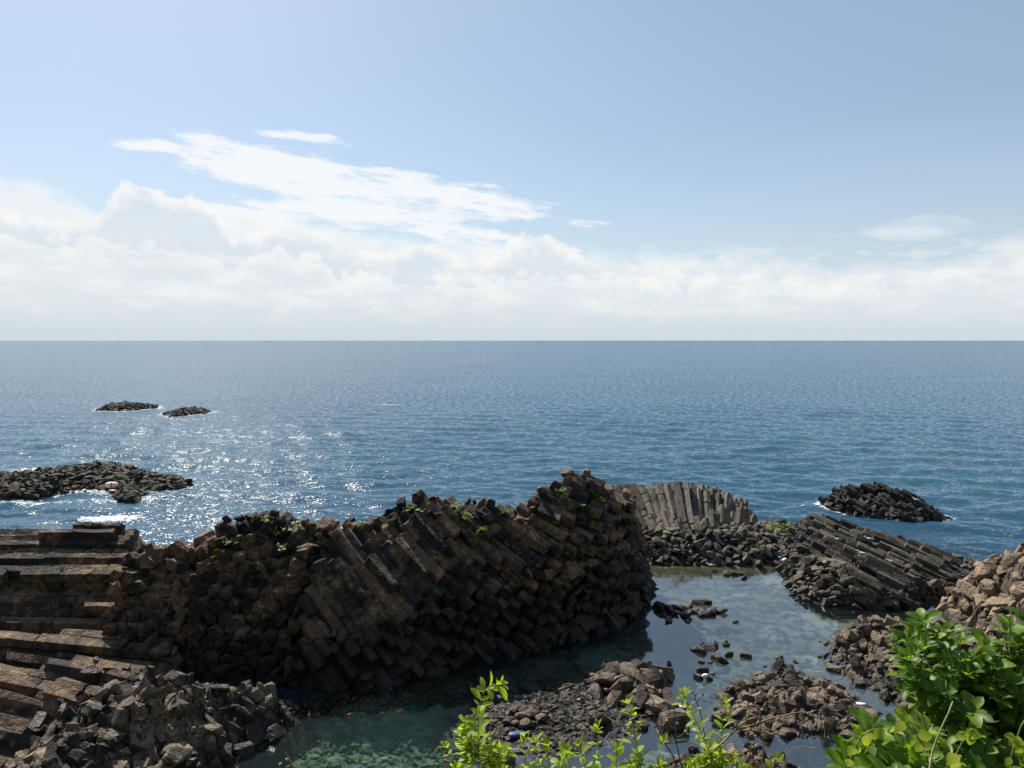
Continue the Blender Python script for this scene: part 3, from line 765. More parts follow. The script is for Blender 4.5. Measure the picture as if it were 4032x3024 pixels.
cols += trace_columns((-11.8, 32.2, 3.0), (0.0, -0.97, 0.10), (8.0, 7.0), 0.54, f_left, ridge_h, 7.0, rng, 0.10, 0.9, -0.3, lambda x, y, z: (x <= split(x, y)) & (x > -17) & (y < np.interp(x, CR[:, 0], CR[:, 1]) + 1.4), (0.4, 1.0), 0.06)
print('ridge columns', len(cols))
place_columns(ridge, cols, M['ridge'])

# stacked level columns at the far left ------------------------------
left = empty('stacked_outcrop', (-19, 31, 0), 'stack of long level basalt columns like lying logs at the left edge', 'rock')
bedrock(left, left_h, -36, -12.5, 22, 42, 0.4, M['stack'], 0.5)
def f_lev(p):
    y = p[..., 1][..., None]; s = np.clip((y - 28) / 5.0, 0, 1)
    return unit(np.array((0.95, -0.10, -0.17)) * (1 - s) + np.array((1.0, 0.02, 0.0)) * s)
cols = trace_columns((-20, 31, 3.0), (1.0, 0, 0), (11, 5.5), 0.52, f_lev, left_h, 12, rng, 0.20, 0.9, -0.3, lambda x, y, z: (x < -12.5) & (y < 37.2) & (x > -33 + (y - 24) * .0), (0.8, 3.8), 0.035, minlen=1.2)
print('left columns', len(cols))
place_columns(left, cols, M['stack'])

# upright fan of columns across the pool ------------------------------
fan = empty('column_fan', (12, 52, 0), 'grey fan of upright basalt columns leaning back above the far pool edge', 'rock')
bedrock(fan, fan_h, 5.5, 18.6, 49, 58.5, 0.35, M['fan'], 0.45)
def f_fan(p):
    x = p[..., 0]; s = np.clip((x - 11.5) / 5.5, -0.6, 1.15)
    d = np.stack([0.42 * s, np.full_like(x, 0.72), np.full_like(x, 0.52)], -1)
    return unit(d)
cols = trace_columns((12, 52.5, 2.0), (0.1, 0.72, 0.52), (7.5, 4.0), 0.46, f_fan, fan_h, 6.0, rng, 0.13, 0.6, -0.1, lambda x, y, z: (x < 18.3) & (y < 56.5) & (x > 6.5), (0.8, 2.6), 0.02)
print('fan columns', len(cols))
place_columns(fan, cols, M['fan'])

# right promontory -----------------------------------------------------
prom = empty('rock_promontory', (21, 45, 0), 'low promontory of tilted basalt slabs reaching into the sea right of the pool', 'rock')
bedrock(prom, HF['prom'], 14.5, 29.5, 38.2, 57, 0.35, M['ledge'], 0.35)
f_pr = lambda p: np.broadcast_to(unit(np.array((0.76, -0.50, -0.34))), p.shape)
cols = trace_columns((21.5, 46.5, 1.0), (0.76, -0.50, -0.34), (8.5, 5.5), 0.44, f_pr, HF['prom'], 11, rng, 0.26, 0.8, -0.2, lambda x, y, z: (x * 0.62 + y * 0.1 > 15.2), (0.9, 3.2), 0.03)
print('prom columns', len(cols))
place_columns(prom, cols, M['ledge'])

# islet ----------------------------------------------------------------
islet = empty('rock_islet', (30, 62, 0), 'black jagged rock islet standing alone in the sea at right', 'rock')
bedrock(islet, HF['islet'], 25, 35.5, 57, 68.5, 0.35, M['islet'], 0.35)
f_is = lambda p: np.broadcast_to(unit(np.array((0.66, -0.62, -0.38))), p.shape)
cols = trace_columns((30, 62, 1.3), (0.66, -0.62, -0.38), (8, 5), 0.42, f_is, HF['islet'], 9, rng, 0.28, 0.8, -0.3, None, (0.4, 1.2), 0.04)
print('islet columns', len(cols))
place_columns(islet, cols, M['islet'], 'block')

# ------------------------------------------------------------------ broken rock
def hull_lib(count, npts, seed, flat=(0.55, 0.95), refine=False):
    rg = random.Random(seed); lib = []
    for i in range(count):
        bm = bmesh.new(); fl = rg.uniform(*flat); wd = rg.uniform(.6, .95)
        for k in range(npts):
            v = Vector((rg.gauss(0, 1), rg.gauss(0, 1), rg.gauss(0, 1))).normalized()
            v = Vector([math.copysign(abs(a) ** 0.62, a) for a in v])
            v = Vector((v.x, v.y * wd, v.z * fl)) * rg.uniform(.85, 1.1) * 0.62
            bm.verts.new(v)
        r = bmesh.ops.convex_hull(bm, input=bm.verts)
        bmesh.ops.delete(bm, geom=[g for g in r['geom_interior'] if isinstance(g, bmesh.types.BMVert)], context='VERTS')
        if refine:
            bmesh.ops.bevel(bm, geom=list(bm.edges), offset=0.035, segments=1, affect='EDGES', clamp_overlap=True)
            bmesh.ops.triangulate(bm, faces=bm.faces)
            for v in bm.verts:
                v.co *= 1 + rg.uniform(-.04, .04)
        bmesh.ops.recalc_face_normals(bm, faces=bm.faces)
        bm.verts.ensure_lookup_table(); bm.verts.index_update()
        lib.append(([tuple(v.co) for v in bm.verts], [tuple(v.index for v in f.verts) for f in bm.faces])); bm.free()
    return lib
LIB = hull_lib(26, 15, 3); LIBF = hull_lib(20, 20, 9, (0.5, 0.9), True); LIBR = hull_lib(12, 40, 5, (0.6, 0.8))
_lm = {}
def lib_mesh(lib, i, mat, name):
    k = (id(lib), i, mat.name, name)
    if k not in _lm: _lm[k] = mesh(name, lib[i][0], lib[i][1], mat)
    return _lm[k]
def rubble(root, hfun, box, n, sizes, mat, seed, lib=LIB, keep=None, part='stone', limit=300, sink=0.25, tilt=0.5, stretch=(1.0, 1.6), yaw=None, mindist=0.62, hmin=-0.1):
    """scatter broken stones over a surface: the largest as parts, the rest in one mesh"""
    rg = np.random.default_rng(seed); L = np.array(root.location)
    x = rg.uniform(box[0], box[1], n * 5); y = rg.uniform(box[2], box[3], n * 5)
    h = hfun(x, y)
    ok = h > hmin
    if keep is not None: ok &= keep(x, y)
    x, y, h = x[ok], y[ok], h[ok]
    s = sizes[0] + (sizes[1] - sizes[0]) * rg.random(len(x)) ** 3.2
    o = np.argsort(-s[:max(n * 4, 1)]); grid = {}; out = []
    for i in o:
        if len(out) >= n: break
        c = (int(x[i] / sizes[1]), int(y[i] / sizes[1])); bad = False
        for a in (-1, 0, 1):
            for b in (-1, 0, 1):
                for (px, py, ps) in grid.get((c[0] + a, c[1] + b), ()):
                    if (px - x[i]) ** 2 + (py - y[i]) ** 2 < (mindist * .5 * (ps + s[i])) ** 2: bad = True
        if bad: continue
        grid.setdefault(c, []).append((x[i], y[i], s[i])); out.append(i)
    items = []
    e = .2
    gx = (hfun(x + e, y) - hfun(x - e, y)) / (2 * e); gy = (hfun(x, y + e) - hfun(x, y - e)) / (2 * e)
    for i in out:
        nrm = Vector((-gx[i], -gy[i], 1)).normalized()
        q = Vector((0, 0, 1)).rotation_difference(nrm.lerp(Vector((0, 0, 1)), .35))
        yw = rg.uniform(0, 6.28) if yaw is None else yaw + rg.normal(0, .35)
        rot = q @ Euler((rg.normal(0, tilt), rg.normal(0, tilt), yw)).to_quaternion()
        sx = s[i] * rg.uniform(*stretch); sz = s[i] * rg.uniform(.8, 1.2)
        items.append((Vector((x[i], y[i], h[i] + s[i] * (0.32 - sink) + rg.normal(0, .05 * s[i]))), rot, (sx, s[i], sz), int(rg.integers(len(lib))), s[i] / max(y[i], 5)))
    items.sort(key=lambda t: -t[4])
    for loc, rot, scl, k, w in items[:limit]:
        ob = link(part, lib_mesh(lib, k, mat, part), root, tuple(np.array(loc) - L))
        ob.rotation_mode = 'QUATERNION'; ob.rotation_quaternion = rot; ob.scale = scl
    rest = items[limit:]
    if rest:
        Vs = []; Fs = []; off = 0
        for loc, rot, scl, k, w in rest:
            m = np.array(rot.to_matrix()); v = (np.array(lib[k][0]) * np.array(scl)) @ m.T + np.array(loc) - L
            Vs.append(v); Fs += [tuple(j + off for j in f) for f in lib[k][1]]; off += len(v)
        tag(link('small_' + part + 's', mesh('small_' + part + 's', np.concatenate(Vs), Fs, mat), root), kind='stuff')
    return len(items)

mound = empty('rock_mound', (-12, 26, 0), 'rugged mound of broken dark rock in the lower left foreground', 'rock')
HC = {k: craggy(HF[k], *v) for k, v in dict(mound=(.46, .85, .26, .36, 5), tan=(.55, 1.0, .28, .40, 6), midshore=(.5, .9, .22, .36, 7), bed=(.34, .8, .15, .34, 8), nearbed=(.34, .8, .15, .34, 9), prom=(.5, .9, .2, .4, 10), islet=(.6, .9, .3, .4, 11), reef=(.4, 1.0, .2, .5, 12)).items()}
bedrock(mound, HC['mound'], -18.5, -7, 20.5, 29.8, 0.07, M['mound'], 0.0)
rubble(mound, HC['mound'], (-18, -7, 21, 29.5), 620, (0.10, 0.62), M['mound'], 21, LIB, part='block', tilt=.6, sink=.28, hmin=0.0, mindist=.5)
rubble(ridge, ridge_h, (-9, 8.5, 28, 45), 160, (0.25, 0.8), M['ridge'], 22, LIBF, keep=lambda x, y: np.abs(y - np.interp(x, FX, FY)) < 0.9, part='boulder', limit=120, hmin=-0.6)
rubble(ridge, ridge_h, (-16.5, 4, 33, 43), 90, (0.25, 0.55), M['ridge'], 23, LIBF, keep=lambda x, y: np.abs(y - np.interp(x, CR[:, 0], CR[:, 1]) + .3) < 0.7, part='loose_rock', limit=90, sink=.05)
rubble(left, left_h, (-24, -13, 24, 34), 60, (0.3, 0.8), M['ridge'], 24, LIBF, part='loose_rock', limit=60, keep=lambda x, y: (x > -16.5) & (y < 32))

ledge = empty('rubble_ledge', (13, 50, 0), 'dark ledge of tumbled column stubs between the pool and the column fan', 'rock')
bedrock(ledge, HF['ledge'], 6, 21.8, 46.4, 57.5, 0.3, M['ledge'], 0.15)
rubble(ledge, HF['ledge'], (6, 21.5, 46.5, 57), 1300, (0.20, 0.60), M['ledge'], 31, LIB, part='stone', tilt=.4)
rubble(prom, HF['prom'], (14.5, 29.5, 38, 57), 1000, (0.20, 0.60), M['ledge'], 32, LIB, part='stone', tilt=.4, yaw=-.5, keep=lambda x, y: (x * 0.62 + y * 0.1 < 15.6) | (sdpoly(x, y, poly['prom']) < .6), stretch=(1.0, 1.9))
rubble(islet, HF['islet'], (25, 35, 57, 68), 160, (0.3, 0.7), M['islet'], 33, LIB, part='stone', limit=160, keep=lambda x, y: sdpoly(x, y, poly['islet']) < 1.0)
reef = empty('low_reef', (-42, 74, 0), 'low wide reef of black weedy stones in the sea at the left edge', 'reef')
bedrock(reef, HF['reef'], -58, -26, 64, 88.5, 0.6, M['reef'], 0.1)
rubble(reef, HF['reef'], (-58, -26, 64, 88), 2400, (0.35, 0.8), M['reef'], 34, LIB, part='stone', tilt=.35)
for nm, lab, sd_ in (('reef_far_a', 'farther of two small black reefs far out at left', 35), ('reef_far_b', 'nearer of two small black reefs far out at left, right-hand one', 36)):
    pl = poly[nm]; cx = sum(q[0] for q in pl) / len(pl); cy = sum(q[1] for q in pl) / len(pl)
    r_ = empty('far_reef', (cx, cy, 0), lab, 'reef', 'small reefs far out')
    xs = [q[0] for q in pl]; ys = [q[1] for q in pl]; bx = (min(xs) - 1, max(xs) + 1, min(ys) - 1, max(ys) + 1)
    bedrock(r_, HF[nm], *bx, 0.6, M['islet'], 0.1)
    rubble(r_, HF[nm], bx, 420, (0.35, 0.8), M['islet'], sd_, LIB, part='stone', tilt=.4)
tan = empty('tan_rock_slope', (26, 34, 0), 'sunlit slope of tan broken rock at the right edge above the sea', 'rock')
bedrock(tan, HC['tan'], 18, 33, 22, 44.5, 0.09, M['tan'], 0.0)
rubble(tan, HC['tan'], (18.5, 32, 24, 43.5), 1000, (0.14, 0.85), M['tan'], 37, LIB, part='block', tilt=.5)
mid = empty('shore_rock', (17, 32, 0), 'brown rubble shore between the tide pool and the green bush', 'rock')
bedrock(mid, HC['midshore'], 12.5, 24, 24, 38.5, 0.08, M['bed'], 0.0)
rubble(mid, HC['midshore'], (13, 22.5, 25, 38), 700, (0.08, 0.55), M['bed'], 38, LIB, part='block', tilt=.45)
bed = empty('rock_bed', (11, 29, 0), 'flat bed of brown broken rock at the near side of the tide pool', 'rock')
bedrock(bed, HC['bed'], 6.5, 14.8, 25.5, 32.4, 0.06, M['bed'], 0.0)
rubble(bed, HC['bed'], (6.5, 14.5, 25.5, 32.2), 360, (0.08, 0.52), M['bed'], 39, LIB, part='block', tilt=.35)
nb = empty('rock_bed', (7, 24, 0), 'strip of brown rock along the bottom edge behind the dry stalks', 'rock')
bedrock(nb, HC['nearbed'], 4, 9.8, 22, 26.2, 0.07, M['bed'], 0.0)
rubble(nb, HC['nearbed'], (4, 9.8, 22, 26.2), 200, (0.14, 0.5), M['bed'], 40, LIBF, part='block', tilt=.35)
stp = empty('boulder_spit', (5, 30, 0), 'spit of angular dark boulders between the pebble beach and the pool', 'rock')
bedrock(stp, HF['strip'], 2.6, 7.2, 27.5, 32.8, 0.25, M['bed'], 0.1)
rubble(stp, HF['strip'], (2.6, 7.2, 27.5, 32.8), 170, (0.28, 0.85), M['bed'], 41, LIBF, part='boulder', tilt=.4, stretch=(1, 1.4))
# ------------------------------------------------------------------ pebbles, loose stones
def pebbles():
    rg = np.random.default_rng(51); n = 5200
    x = rg.uniform(-2.5, 6, n * 2); y = rg.uniform(24.6, 31.8, n * 2)
    d = sdpoly(x, y, poly['beach']) + fbm(x * .7, y * .7, 3, 3) * 1.1
    ok = d > -0.1; x, y = x[ok][:n], y[ok][:n]
    z = HF['beach'](x, y) * 0.8 - 0.03
    V = []; Fs = []; off = 0
    for i in range(len(x)):
        k = int(rg.integers(len(LIB))); s = .05 + .26 * rg.random() ** 4
        m = np.array(Euler((rg.normal(0, .3), rg.normal(0, .3), rg.uniform(0, 6.28))).to_matrix())
        v = (np.array(LIB[k][0]) * (s * 1.2, s, s * .6)) @ m.T + (x[i], y[i], z[i] + .02)
        V.append(v); Fs += [tuple(j + off for j in f) for f in LIB[k][1]]; off += len(v)
    o = link('pebbles', mesh('pebbles', np.concatenate(V), Fs, M['pebble']))
    tag(o, 'wet dark pebbles covering the little beach', 'pebbles', kind='stuff')
    # stones on the bottom of the clear green channel
    n = 2600; x = rg.uniform(-10, 1.5, n); y = rg.uniform(24, 32, n); z = seabed_h(x, y)
    V = []; Fs = []; off = 0
    for i in range(n):
        if z[i] > -0.12: continue
        k = int(rg.integers(len(LIB))); s = rg.uniform(.10, .34)
        m = np.array(Euler((rg.normal(0, .3), rg.normal(0, .3), rg.uniform(0, 6.28))).to_matrix())
        v = (np.array(LIB[k][0]) * (s * 1.3, s, s * .5)) @ m.T + (x[i], y[i], z[i] + .02)
        V.append(v); Fs += [tuple(j + off for j in f) for f in LIB[k][1]]; off += len(v)
    o = link('seabed_stones', mesh('seabed_stones', np.concatenate(V), Fs, M['seabed']))
    tag(o, 'pale stones under the clear green water of the channel', 'stones', kind='stuff')
pebbles()
def loose(px, py, w, label, group, mat, lib=LIBF, k=None, flat=.7, seed=0, z=0.0):
    """a single stone w photograph pixels wide, standing at the water line"""
    rg = random.Random(seed * 131 + int(px) * 7 + int(py))
    x, y = P(px, py, z); s = w / F * math.hypot(y, H) / 1.05
    k = rg.randrange(len(lib)) if k is None else k
    o = link('stone', lib_mesh(lib, k, mat, 'stone'), None, (x, y, z + s * .12))
    o.rotation_euler = (rg.gauss(0, .2), rg.gauss(0, .2), rg.uniform(0, 6.28)); o.scale = (s, s * rg.uniform(.7, 1), s * flat * rg.uniform(.8, 1.1))
    return tag(o, label, 'stone', group)
ORD = ['leftmost', 'second from left', 'third from left', 'fourth from left', 'fifth from left', 'sixth from left', 'seventh from left', 'eighth from left', 'ninth from left', 'tenth from left', 'eleventh from left', 'twelfth from left', 'thirteenth from left']
def ordinal(i, n): return 'rightmost' if i == n - 1 else 'next to rightmost' if i == n - 2 and n > 4 else ORD[i]
def stones(lst, label, group, mat, lib=LIBF, z=0.0):
    for i, (px, py, w) in enumerate(sorted(lst)):
        loose(px, py, w, label + ', ' + ordinal(i, len(lst)), group, mat, lib, seed=i, z=z)
g1 = 'stones in the cluster near the ridge end'
stones([(2595, 2400, 62), (2640, 2412, 55), (2668, 2398, 45), (2705, 2392, 50), (2752, 2378, 60), (2782, 2374, 40), (2700, 2425, 66), (2735, 2412, 45), (2770, 2425, 50), (2805, 2415, 48), (2838, 2412, 44), (2632, 2445, 42), (2655, 2418, 36), (2615, 2425, 36)], 'dark wet stone of the cluster beside the ridge end', g1, M['ledge'])
stones([(2862, 2262, 34), (2892, 2264, 36), (2915, 2262, 24), (2928, 2280, 26)], 'small dark stone in the upper part of the pool', 'stones in the upper pool', M['ledge'])
stones([(2732, 2560, 40), (2760, 2568, 46), (2790, 2556, 50), (2815, 2545, 44), (2850, 2528, 34), (2860, 2542, 26), (2770, 2550, 30)], 'weedy dark stone of the pool centre clump', 'stones of the clump in the pool centre', M['ledge'])
stones([(2820, 2595, 38), (2845, 2604, 46), (2868, 2582, 36), (2935, 2586, 46), (2762, 2607, 22), (2795, 2608, 20), (3068, 2592, 30), (3135, 2608, 24), (2636, 2617, 24), (2558, 2615, 22), (3012, 2625, 14)], 'small dark stone scattered in the near pool', 'stones scattered in the near pool', M['ledge'])
stones([(3066, 2630, 52), (3090, 2636, 40), (3052, 2652, 36), (3100, 2648, 34), (2764, 2645, 46), (2750, 2668, 40), (2790, 2672, 36), (2806, 2655, 18)], 'dark stone of the near pool edge clumps', 'stones of the clumps at the near pool edge', M['ledge'])
stones([(3312, 2510, 30), (3340, 2528, 32), (3228, 2528, 12), (3262, 2540, 16), (3275, 2568, 16), (3228, 2588, 18), (2895, 2452, 24)], 'small dark stone off the brown rubble shore', 'stones off the rubble shore', M['ledge'])
stones([(2025, 2800, 44), (2055, 2826, 50), (2092, 2812, 38), (2058, 2805, 30), (2132, 2830, 40), (2030, 2852, 44), (2066, 2856, 48), (2148, 2808, 24), (1995, 2845, 30), (1975, 2830, 26)], 'rounded boulder in the group on the pebble beach', 'rounded boulders on the pebble beach', M['bed'], LIBR, z=.1)
loose(2360, 2845, 96, 'big squarish brown boulder alone on the pebble beach', None, M['bed'], LIBF, 3, .8, z=.1)
loose(1995, 2988, 60, 'rounded boulder at the bottom edge beside the tall lime shoot', None, M['bed'], LIBR, 2, .8, z=.1)
loose(2650, 2860, 110, 'pale-topped brown boulder in the shallows by the pool outlet', None, M['bed'], LIBF, 5, .9, z=.05)
loose(2535, 2860, 40, 'low dark boulder in the shallows beside the boulder spit', None, M['bed'], LIBF, 8, .8, z=.03)
# ------------------------------------------------------------------ small finds: birds, flotsam, ships
bpy.context.view_layer.update()
DG = bpy.context.evaluated_depsgraph_get()
def ray_at(px, py, skip=('sea', 'seabed')):
    """first rock surface seen along a photograph pixel"""
    dx = (px - 2016) / F; dy = -(py - 1512) / F
    d = Vector((dx, math.cos(PITCH) + dy * math.sin(PITCH), -math.sin(PITCH) + dy * math.cos(PITCH))).normalized()
    o = Vector((0, 0, H)) + d * 12
    ok, loc, nrm, idx, ob, mt = sc.ray_cast(DG, o, d)
    return (loc, nrm, ob.name) if ok else None
def drop_at(x, y, z0=9.0):
    ok, loc, nrm, idx, ob, mt = sc.ray_cast(DG, Vector((x, y, z0)), Vector((0, 0, -1)))
    return loc if ok else Vector((x, y, 0))

def ring_loft(stations, n=10):
    """stations: (centre, half width, half height) along +X"""
    V = []; Fc = []
    for c, a, b in stations:
        for k in range(n):
            w = 2 * math.pi * k / n
            V.append(Vector((c[0], c[1] + a * math.cos(w), c[2] + b * math.sin(w))))
    m = len(stations)
    for i in range(m - 1):
        for k in range(n): Fc.append((i * n + k, i * n + (k + 1) % n, (i + 1) * n + (k + 1) % n, (i + 1) * n + k))
    Fc.append(tuple(range(n - 1, -1, -1))); Fc.append(tuple(range((m - 1) * n, m * n)))
    return V, Fc
_g = {}
def gull_parts():
    if _g: return _g
    body = ring_loft([((-.22, 0, .165), .030, .008), ((-.15, 0, .165), .040, .022), ((-.08, 0, .165), .060, .050), ((0, 0, .17), .075, .068), ((.07, 0, .185), .066, .066),
                      ((.115, 0, .215), .046, .050), ((.135, 0, .250), .036, .034), ((.150, 0, .278), .036, .034), ((.172, 0, .288), .033, .030), ((.192, 0, .286), .018, .018)])
    _g['body'] = mesh('body', *body, M['feather'], True)
    for s in (1, -1):
        V, Fc = ring_loft([((-.29, s * .030, .175), .010, .006), ((-.20, s * .052, .180), .014, .022), ((-.08, s * .070, .190), .016, .040), ((.03, s * .074, .195), .015, .042), ((.09, s * .062, .195), .008, .022)], 8)
        _g['wing%d' % s] = mesh('wing', V, Fc, M['wing'], True)
        V, Fc = ring_loft([((-.33, s * .026, .172), .004, .004), ((-.28, s * .032, .175), .010, .008), ((-.22, s * .046, .180), .012, .015)], 6)
        _g['tip%d' % s] = mesh('wing_tip', V, Fc, M['black'], True)
        V, Fc = tube_geo([(.0, s * .03, .115), (-.005, s * .03, .06), (.0, s * .03, .005), (.045, s * .035, .003)], [.006, .005, .005, .004], 5)
        _g['leg%d' % s] = mesh('leg', V, Fc, M['bill'])
    V, Fc = tube_geo([(.185, 0, .285), (.22, 0, .281), (.243, 0, .272)], [.011, .009, .003], 6)
    _g['bill'] = mesh('bill', V, Fc, M['bill'])
    return _g
def gull(px, py, yaw, label, swim=False, s=1.25, loc=None):
    if loc is None:
        if swim: x, y = P(px, py); loc = Vector((x, y, -0.10 * s))
        else:
            r = ray_at(px, py); loc = r[0]
    g = gull_parts()
    o = empty('seagull', loc, label, 'seagull', 'seagulls'); o.rotation_euler = (0, 0, yaw); o.scale = (s, s, s)
    for sg in ('1', '-1'): link('wing_tip', g['tip' + sg], link('wing', g['wing' + sg], o))
    for k, n in (('body', 'body'), ('bill', 'bill')) + (() if swim else (('leg1', 'leg'), ('leg-1', 'leg'))):
        link(n, g[k], o)
gull(3448, 2158, 2.9, 'white and grey gull standing on the back slabs of the promontory, nearest the foam')
gull(3394, 2194, 2.6, 'white gull standing on the middle of the promontory, second nearest the foam')
gull(3506, 2226, 3.6, 'gull with bright white head on the right-hand slabs of the promontory')
gull(3247, 2230, 4.4, 'gull standing upright on the left rubble of the promontory')
gull(3296, 2138, 3.3, 'gull at the back left of the promontory close to the sea')
gull(3421, 2136, 2.8, 'gull at the sea edge behind the promontory')
gull(2798, 2232, 3.3, 'gull swimming in the tide pool below the dark ledge', True)
gull(3158, 1998, .2, 'white gull swimming on the open sea left of the islet', True)
ip = drop_at(*PY(3482, 1905, 63.3)[:2]); gull(0, 0, 3.0, 'gull perched on the highest top of the black islet', loc=ip)
gull(3605, 1978, 2.4, 'gull resting on the right shoulder of the black islet')

def flotsam(name, label, cat, geo, mat, loc, rz=0, extra=()):
    V, Fc = geo
    if extra:
        o = empty(name, loc, label, cat)
        link('body', mesh('body', V, Fc, mat, True), o)
        for n_, g_, m_ in extra: link(n_, mesh(n_, *g_, m_, True), o)
    else:
        o = link(name, mesh(name, V, Fc, mat, True), None, loc); tag(o, label, cat)
    o.rotation_euler = (0.15, 0.05, rz); return o
def buoy_geo(r, l):
    return ring_loft([((-l, 0, 0), r * .25, r * .25), ((-l * .85, 0, 0), r * .72, r * .72), ((-l * .4, 0, 0), r, r), ((l * .4, 0, 0), r, r), ((l * .85, 0, 0), r * .72, r * .72), ((l, 0, 0), r * .25, r * .25)], 12)
rp = ray_at(440, 1921)[0]
flotsam('foam_buoy', 'big white foam buoy stranded on the low left reef', 'buoy', buoy_geo(.30, .55), M['white'], rp + Vector((0, 0, .25)), .3, (('strap', ring_loft([((-.06, 0, 0), .32, .32), ((.06, 0, 0), .32, .32)], 12), M['orange']),))
rp = ray_at(447, 1938)
flotsam('orange_crate', 'faded orange crate fragment below the white buoy on the reef', 'crate', ring_loft([((-.35, 0, 0), .18, .10), ((-.3, 0, 0.02), .24, .14), ((.3, 0, .02), .24, .14), ((.35, 0, 0), .18, .10)], 4), M['orange'], (rp[0] if rp else Vector((*P(447, 1938), .2))) + Vector((0, -.1, .1)), .2)
flotsam('net_float', 'white net float on a stone in the tide pool', 'float', buoy_geo(.09, .15), M['white'], Vector((*P(2776, 2680), .20)), .4, (('cord_eye', ring_loft([((.13, 0, 0), .03, .03), ((.19, 0, 0), .03, .03)], 8), M['navy']),))
flotsam('blue_float', 'bright blue float at the far right corner of the pool', 'float', buoy_geo(.14, .17), M['blue'], ray_at(3072, 2202)[0] + Vector((0, -.05, .08)), 1.0, (('cord_eye', ring_loft([((.15, 0, 0), .03, .03), ((.22, 0, 0), .03, .03)], 8), M['navy']),))
flotsam('foam_scrap', 'pale grey foam scrap just right of the blue float', 'foam scrap', (LIB[4][0], LIB[4][1]), M['white'], ray_at(3090, 2208)[0] + Vector((0, 0, .04)), .6).scale = (.28, .2, .2)
flotsam('white_bottle', 'white plastic bottle lying at the far pool edge', 'bottle', ring_loft([((-.2, 0, 0), .05, .05), ((-.18, 0, 0), .07, .07), ((.08, 0, 0), .07, .07), ((.14, 0, 0), .03, .03), ((.2, 0, 0), .028, .028)], 10), M['white'], Vector((*P(2989, 2200), .08)), .2, (('cap', ring_loft([((.2, 0, 0), .034, .034), ((.235, 0, 0), .034, .034)], 8), M['blue']),))
flotsam('foam_chunk', 'white foam chunk lying on the brown boulder at the pool outlet', 'foam scrap', (LIB[9][0], LIB[9][1]), M['white'], ray_at(2690, 2788)[0] + Vector((0, 0, .05)), .4).scale = (.36, .22, .16)
flotsam('plastic_sack', 'crumpled dark blue plastic sack on the pebble beach', 'sack', (LIBR[7][0], LIBR[7][1]), M['navy'], Vector((*P(2041, 2902), .10)), .3).scale = (.55, .3, .2)
for i, (px, py, w, lab) in enumerate([(2280, 2755, 10, 'tiny white plastic scrap on the upper pebble beach'), (2108, 2908, 9, 'tiny white scrap just right of the blue sack'), (1965, 2745, 22, 'pale plastic scrap floating in the dark channel'), (3385, 2775, 34, 'pale flat plastic scrap on the rubble by the bush')]):
    x, y = P(px, py); s_ = w / F * math.hypot(y, H)
    r = ray_at(px, py); lc = r[0] + Vector((0, 0, .02)) if r else Vector((x, y, .05))
    flotsam('plastic_scrap', lab, 'litter', (LIB[i][0], LIB[i][1]), M['white'], lc, i).scale = (s_, s_ * .6, s_ * .3)

def ship(px, dist, L, label):
    x = (px - 2016) / F * dist
    o = empty('ship', (x, dist, 0), label, 'ship', 'ships on the horizon')
    V = [(-L / 2, -L * .08, -1), (L * .42, -L * .08, -1), (L * .42, L * .08, -1), (-L / 2, L * .08, -1), (-L / 2, -L * .09, L * .09), (L * .5, 0, L * .11), (-L / 2, L * .09, L * .09)]
    link('hull', mesh('hull', V, [(3, 2, 1, 0), (0, 1, 5, 4), (1, 2, 5), (2, 3, 6, 5), (3, 0, 4, 6), (4, 5, 6)], M['hull']), o)
    def bx(x0, x1, y, z0, z1): return ([(a, b, c) for c in (z0, z1) for a, b in ((x0, -y), (x1, -y), (x1, y), (x0, y))], [(3, 2, 1, 0), (4, 5, 6, 7), (0, 1, 5, 4), (1, 2, 6, 5), (2, 3, 7, 6), (3, 0, 4, 7)])
    link('cabin', mesh('cabin', *bx(-L * .40, -L * .22, L * .06, L * .08, L * .22), M['white']), o)
    link('mast', mesh('mast', *tube_geo([(-L * .1, 0, L * .08), (-L * .1, 0, L * .32)], [L * .012, L * .008], 6), M['hull']), o)
ship(1066, 9000, 38, 'tiny ship on the horizon below the tall cumulus at left')
ship(1334, 9500, 26, 'tiny ship on the horizon, the middle one of three')
ship(2121, 9000, 34, 'tiny ship on the horizon near the picture centre')

# ------------------------------------------------------------------ plants
def leaf_geo(L, W, fold=0.25, curl=0.2, tip=0.35, n=7, wide=0.55):
    """obovate leaf along +X, folded on its midrib, curling down at the tip"""
    V = []; Fc = []
    for i in range(n + 1):
        t = i / n
        w = W * .5 * (max(0.0, math.sin(math.pi * min(1, t ** (math.log(.5) / math.log(wide))))) ** 0.6) * min(1, .25 + t * 2.2)
        if i == 0: w = W * .03
        if i == n: w = W * .07
        z = -curl * L * t * t + 0.05 * L * math.sin(t * 3)
        V += [(L * t, w, z + fold * w), (L * t, 0, z), (L * t, -w, z + fold * w)]
    for i in range(n):
        a = i * 3
        Fc += [(a, a + 1, a + 4, a + 3), (a + 1, a + 2, a + 5, a + 4)]
    return V, Fc
def leaf_lib(name, mat, L, W, k, seed, fold=(.1, .45), curl=(.0, .3), wide=.58):
    rg = random.Random(seed); out = []
    for i in range(k):
        V, Fc = leaf_geo(L * rg.uniform(.85, 1.15), W * rg.uniform(.85, 1.15), rg.uniform(*fold), rg.uniform(*curl), wide=wide)
        me = mesh(name, V, Fc, mat, True)
        at = me.attributes.new('tone', 'FLOAT', 'POINT'); at.data.foreach_set('value', [rg.random()] * len(V))
        out.append((me, V, Fc))
    return out
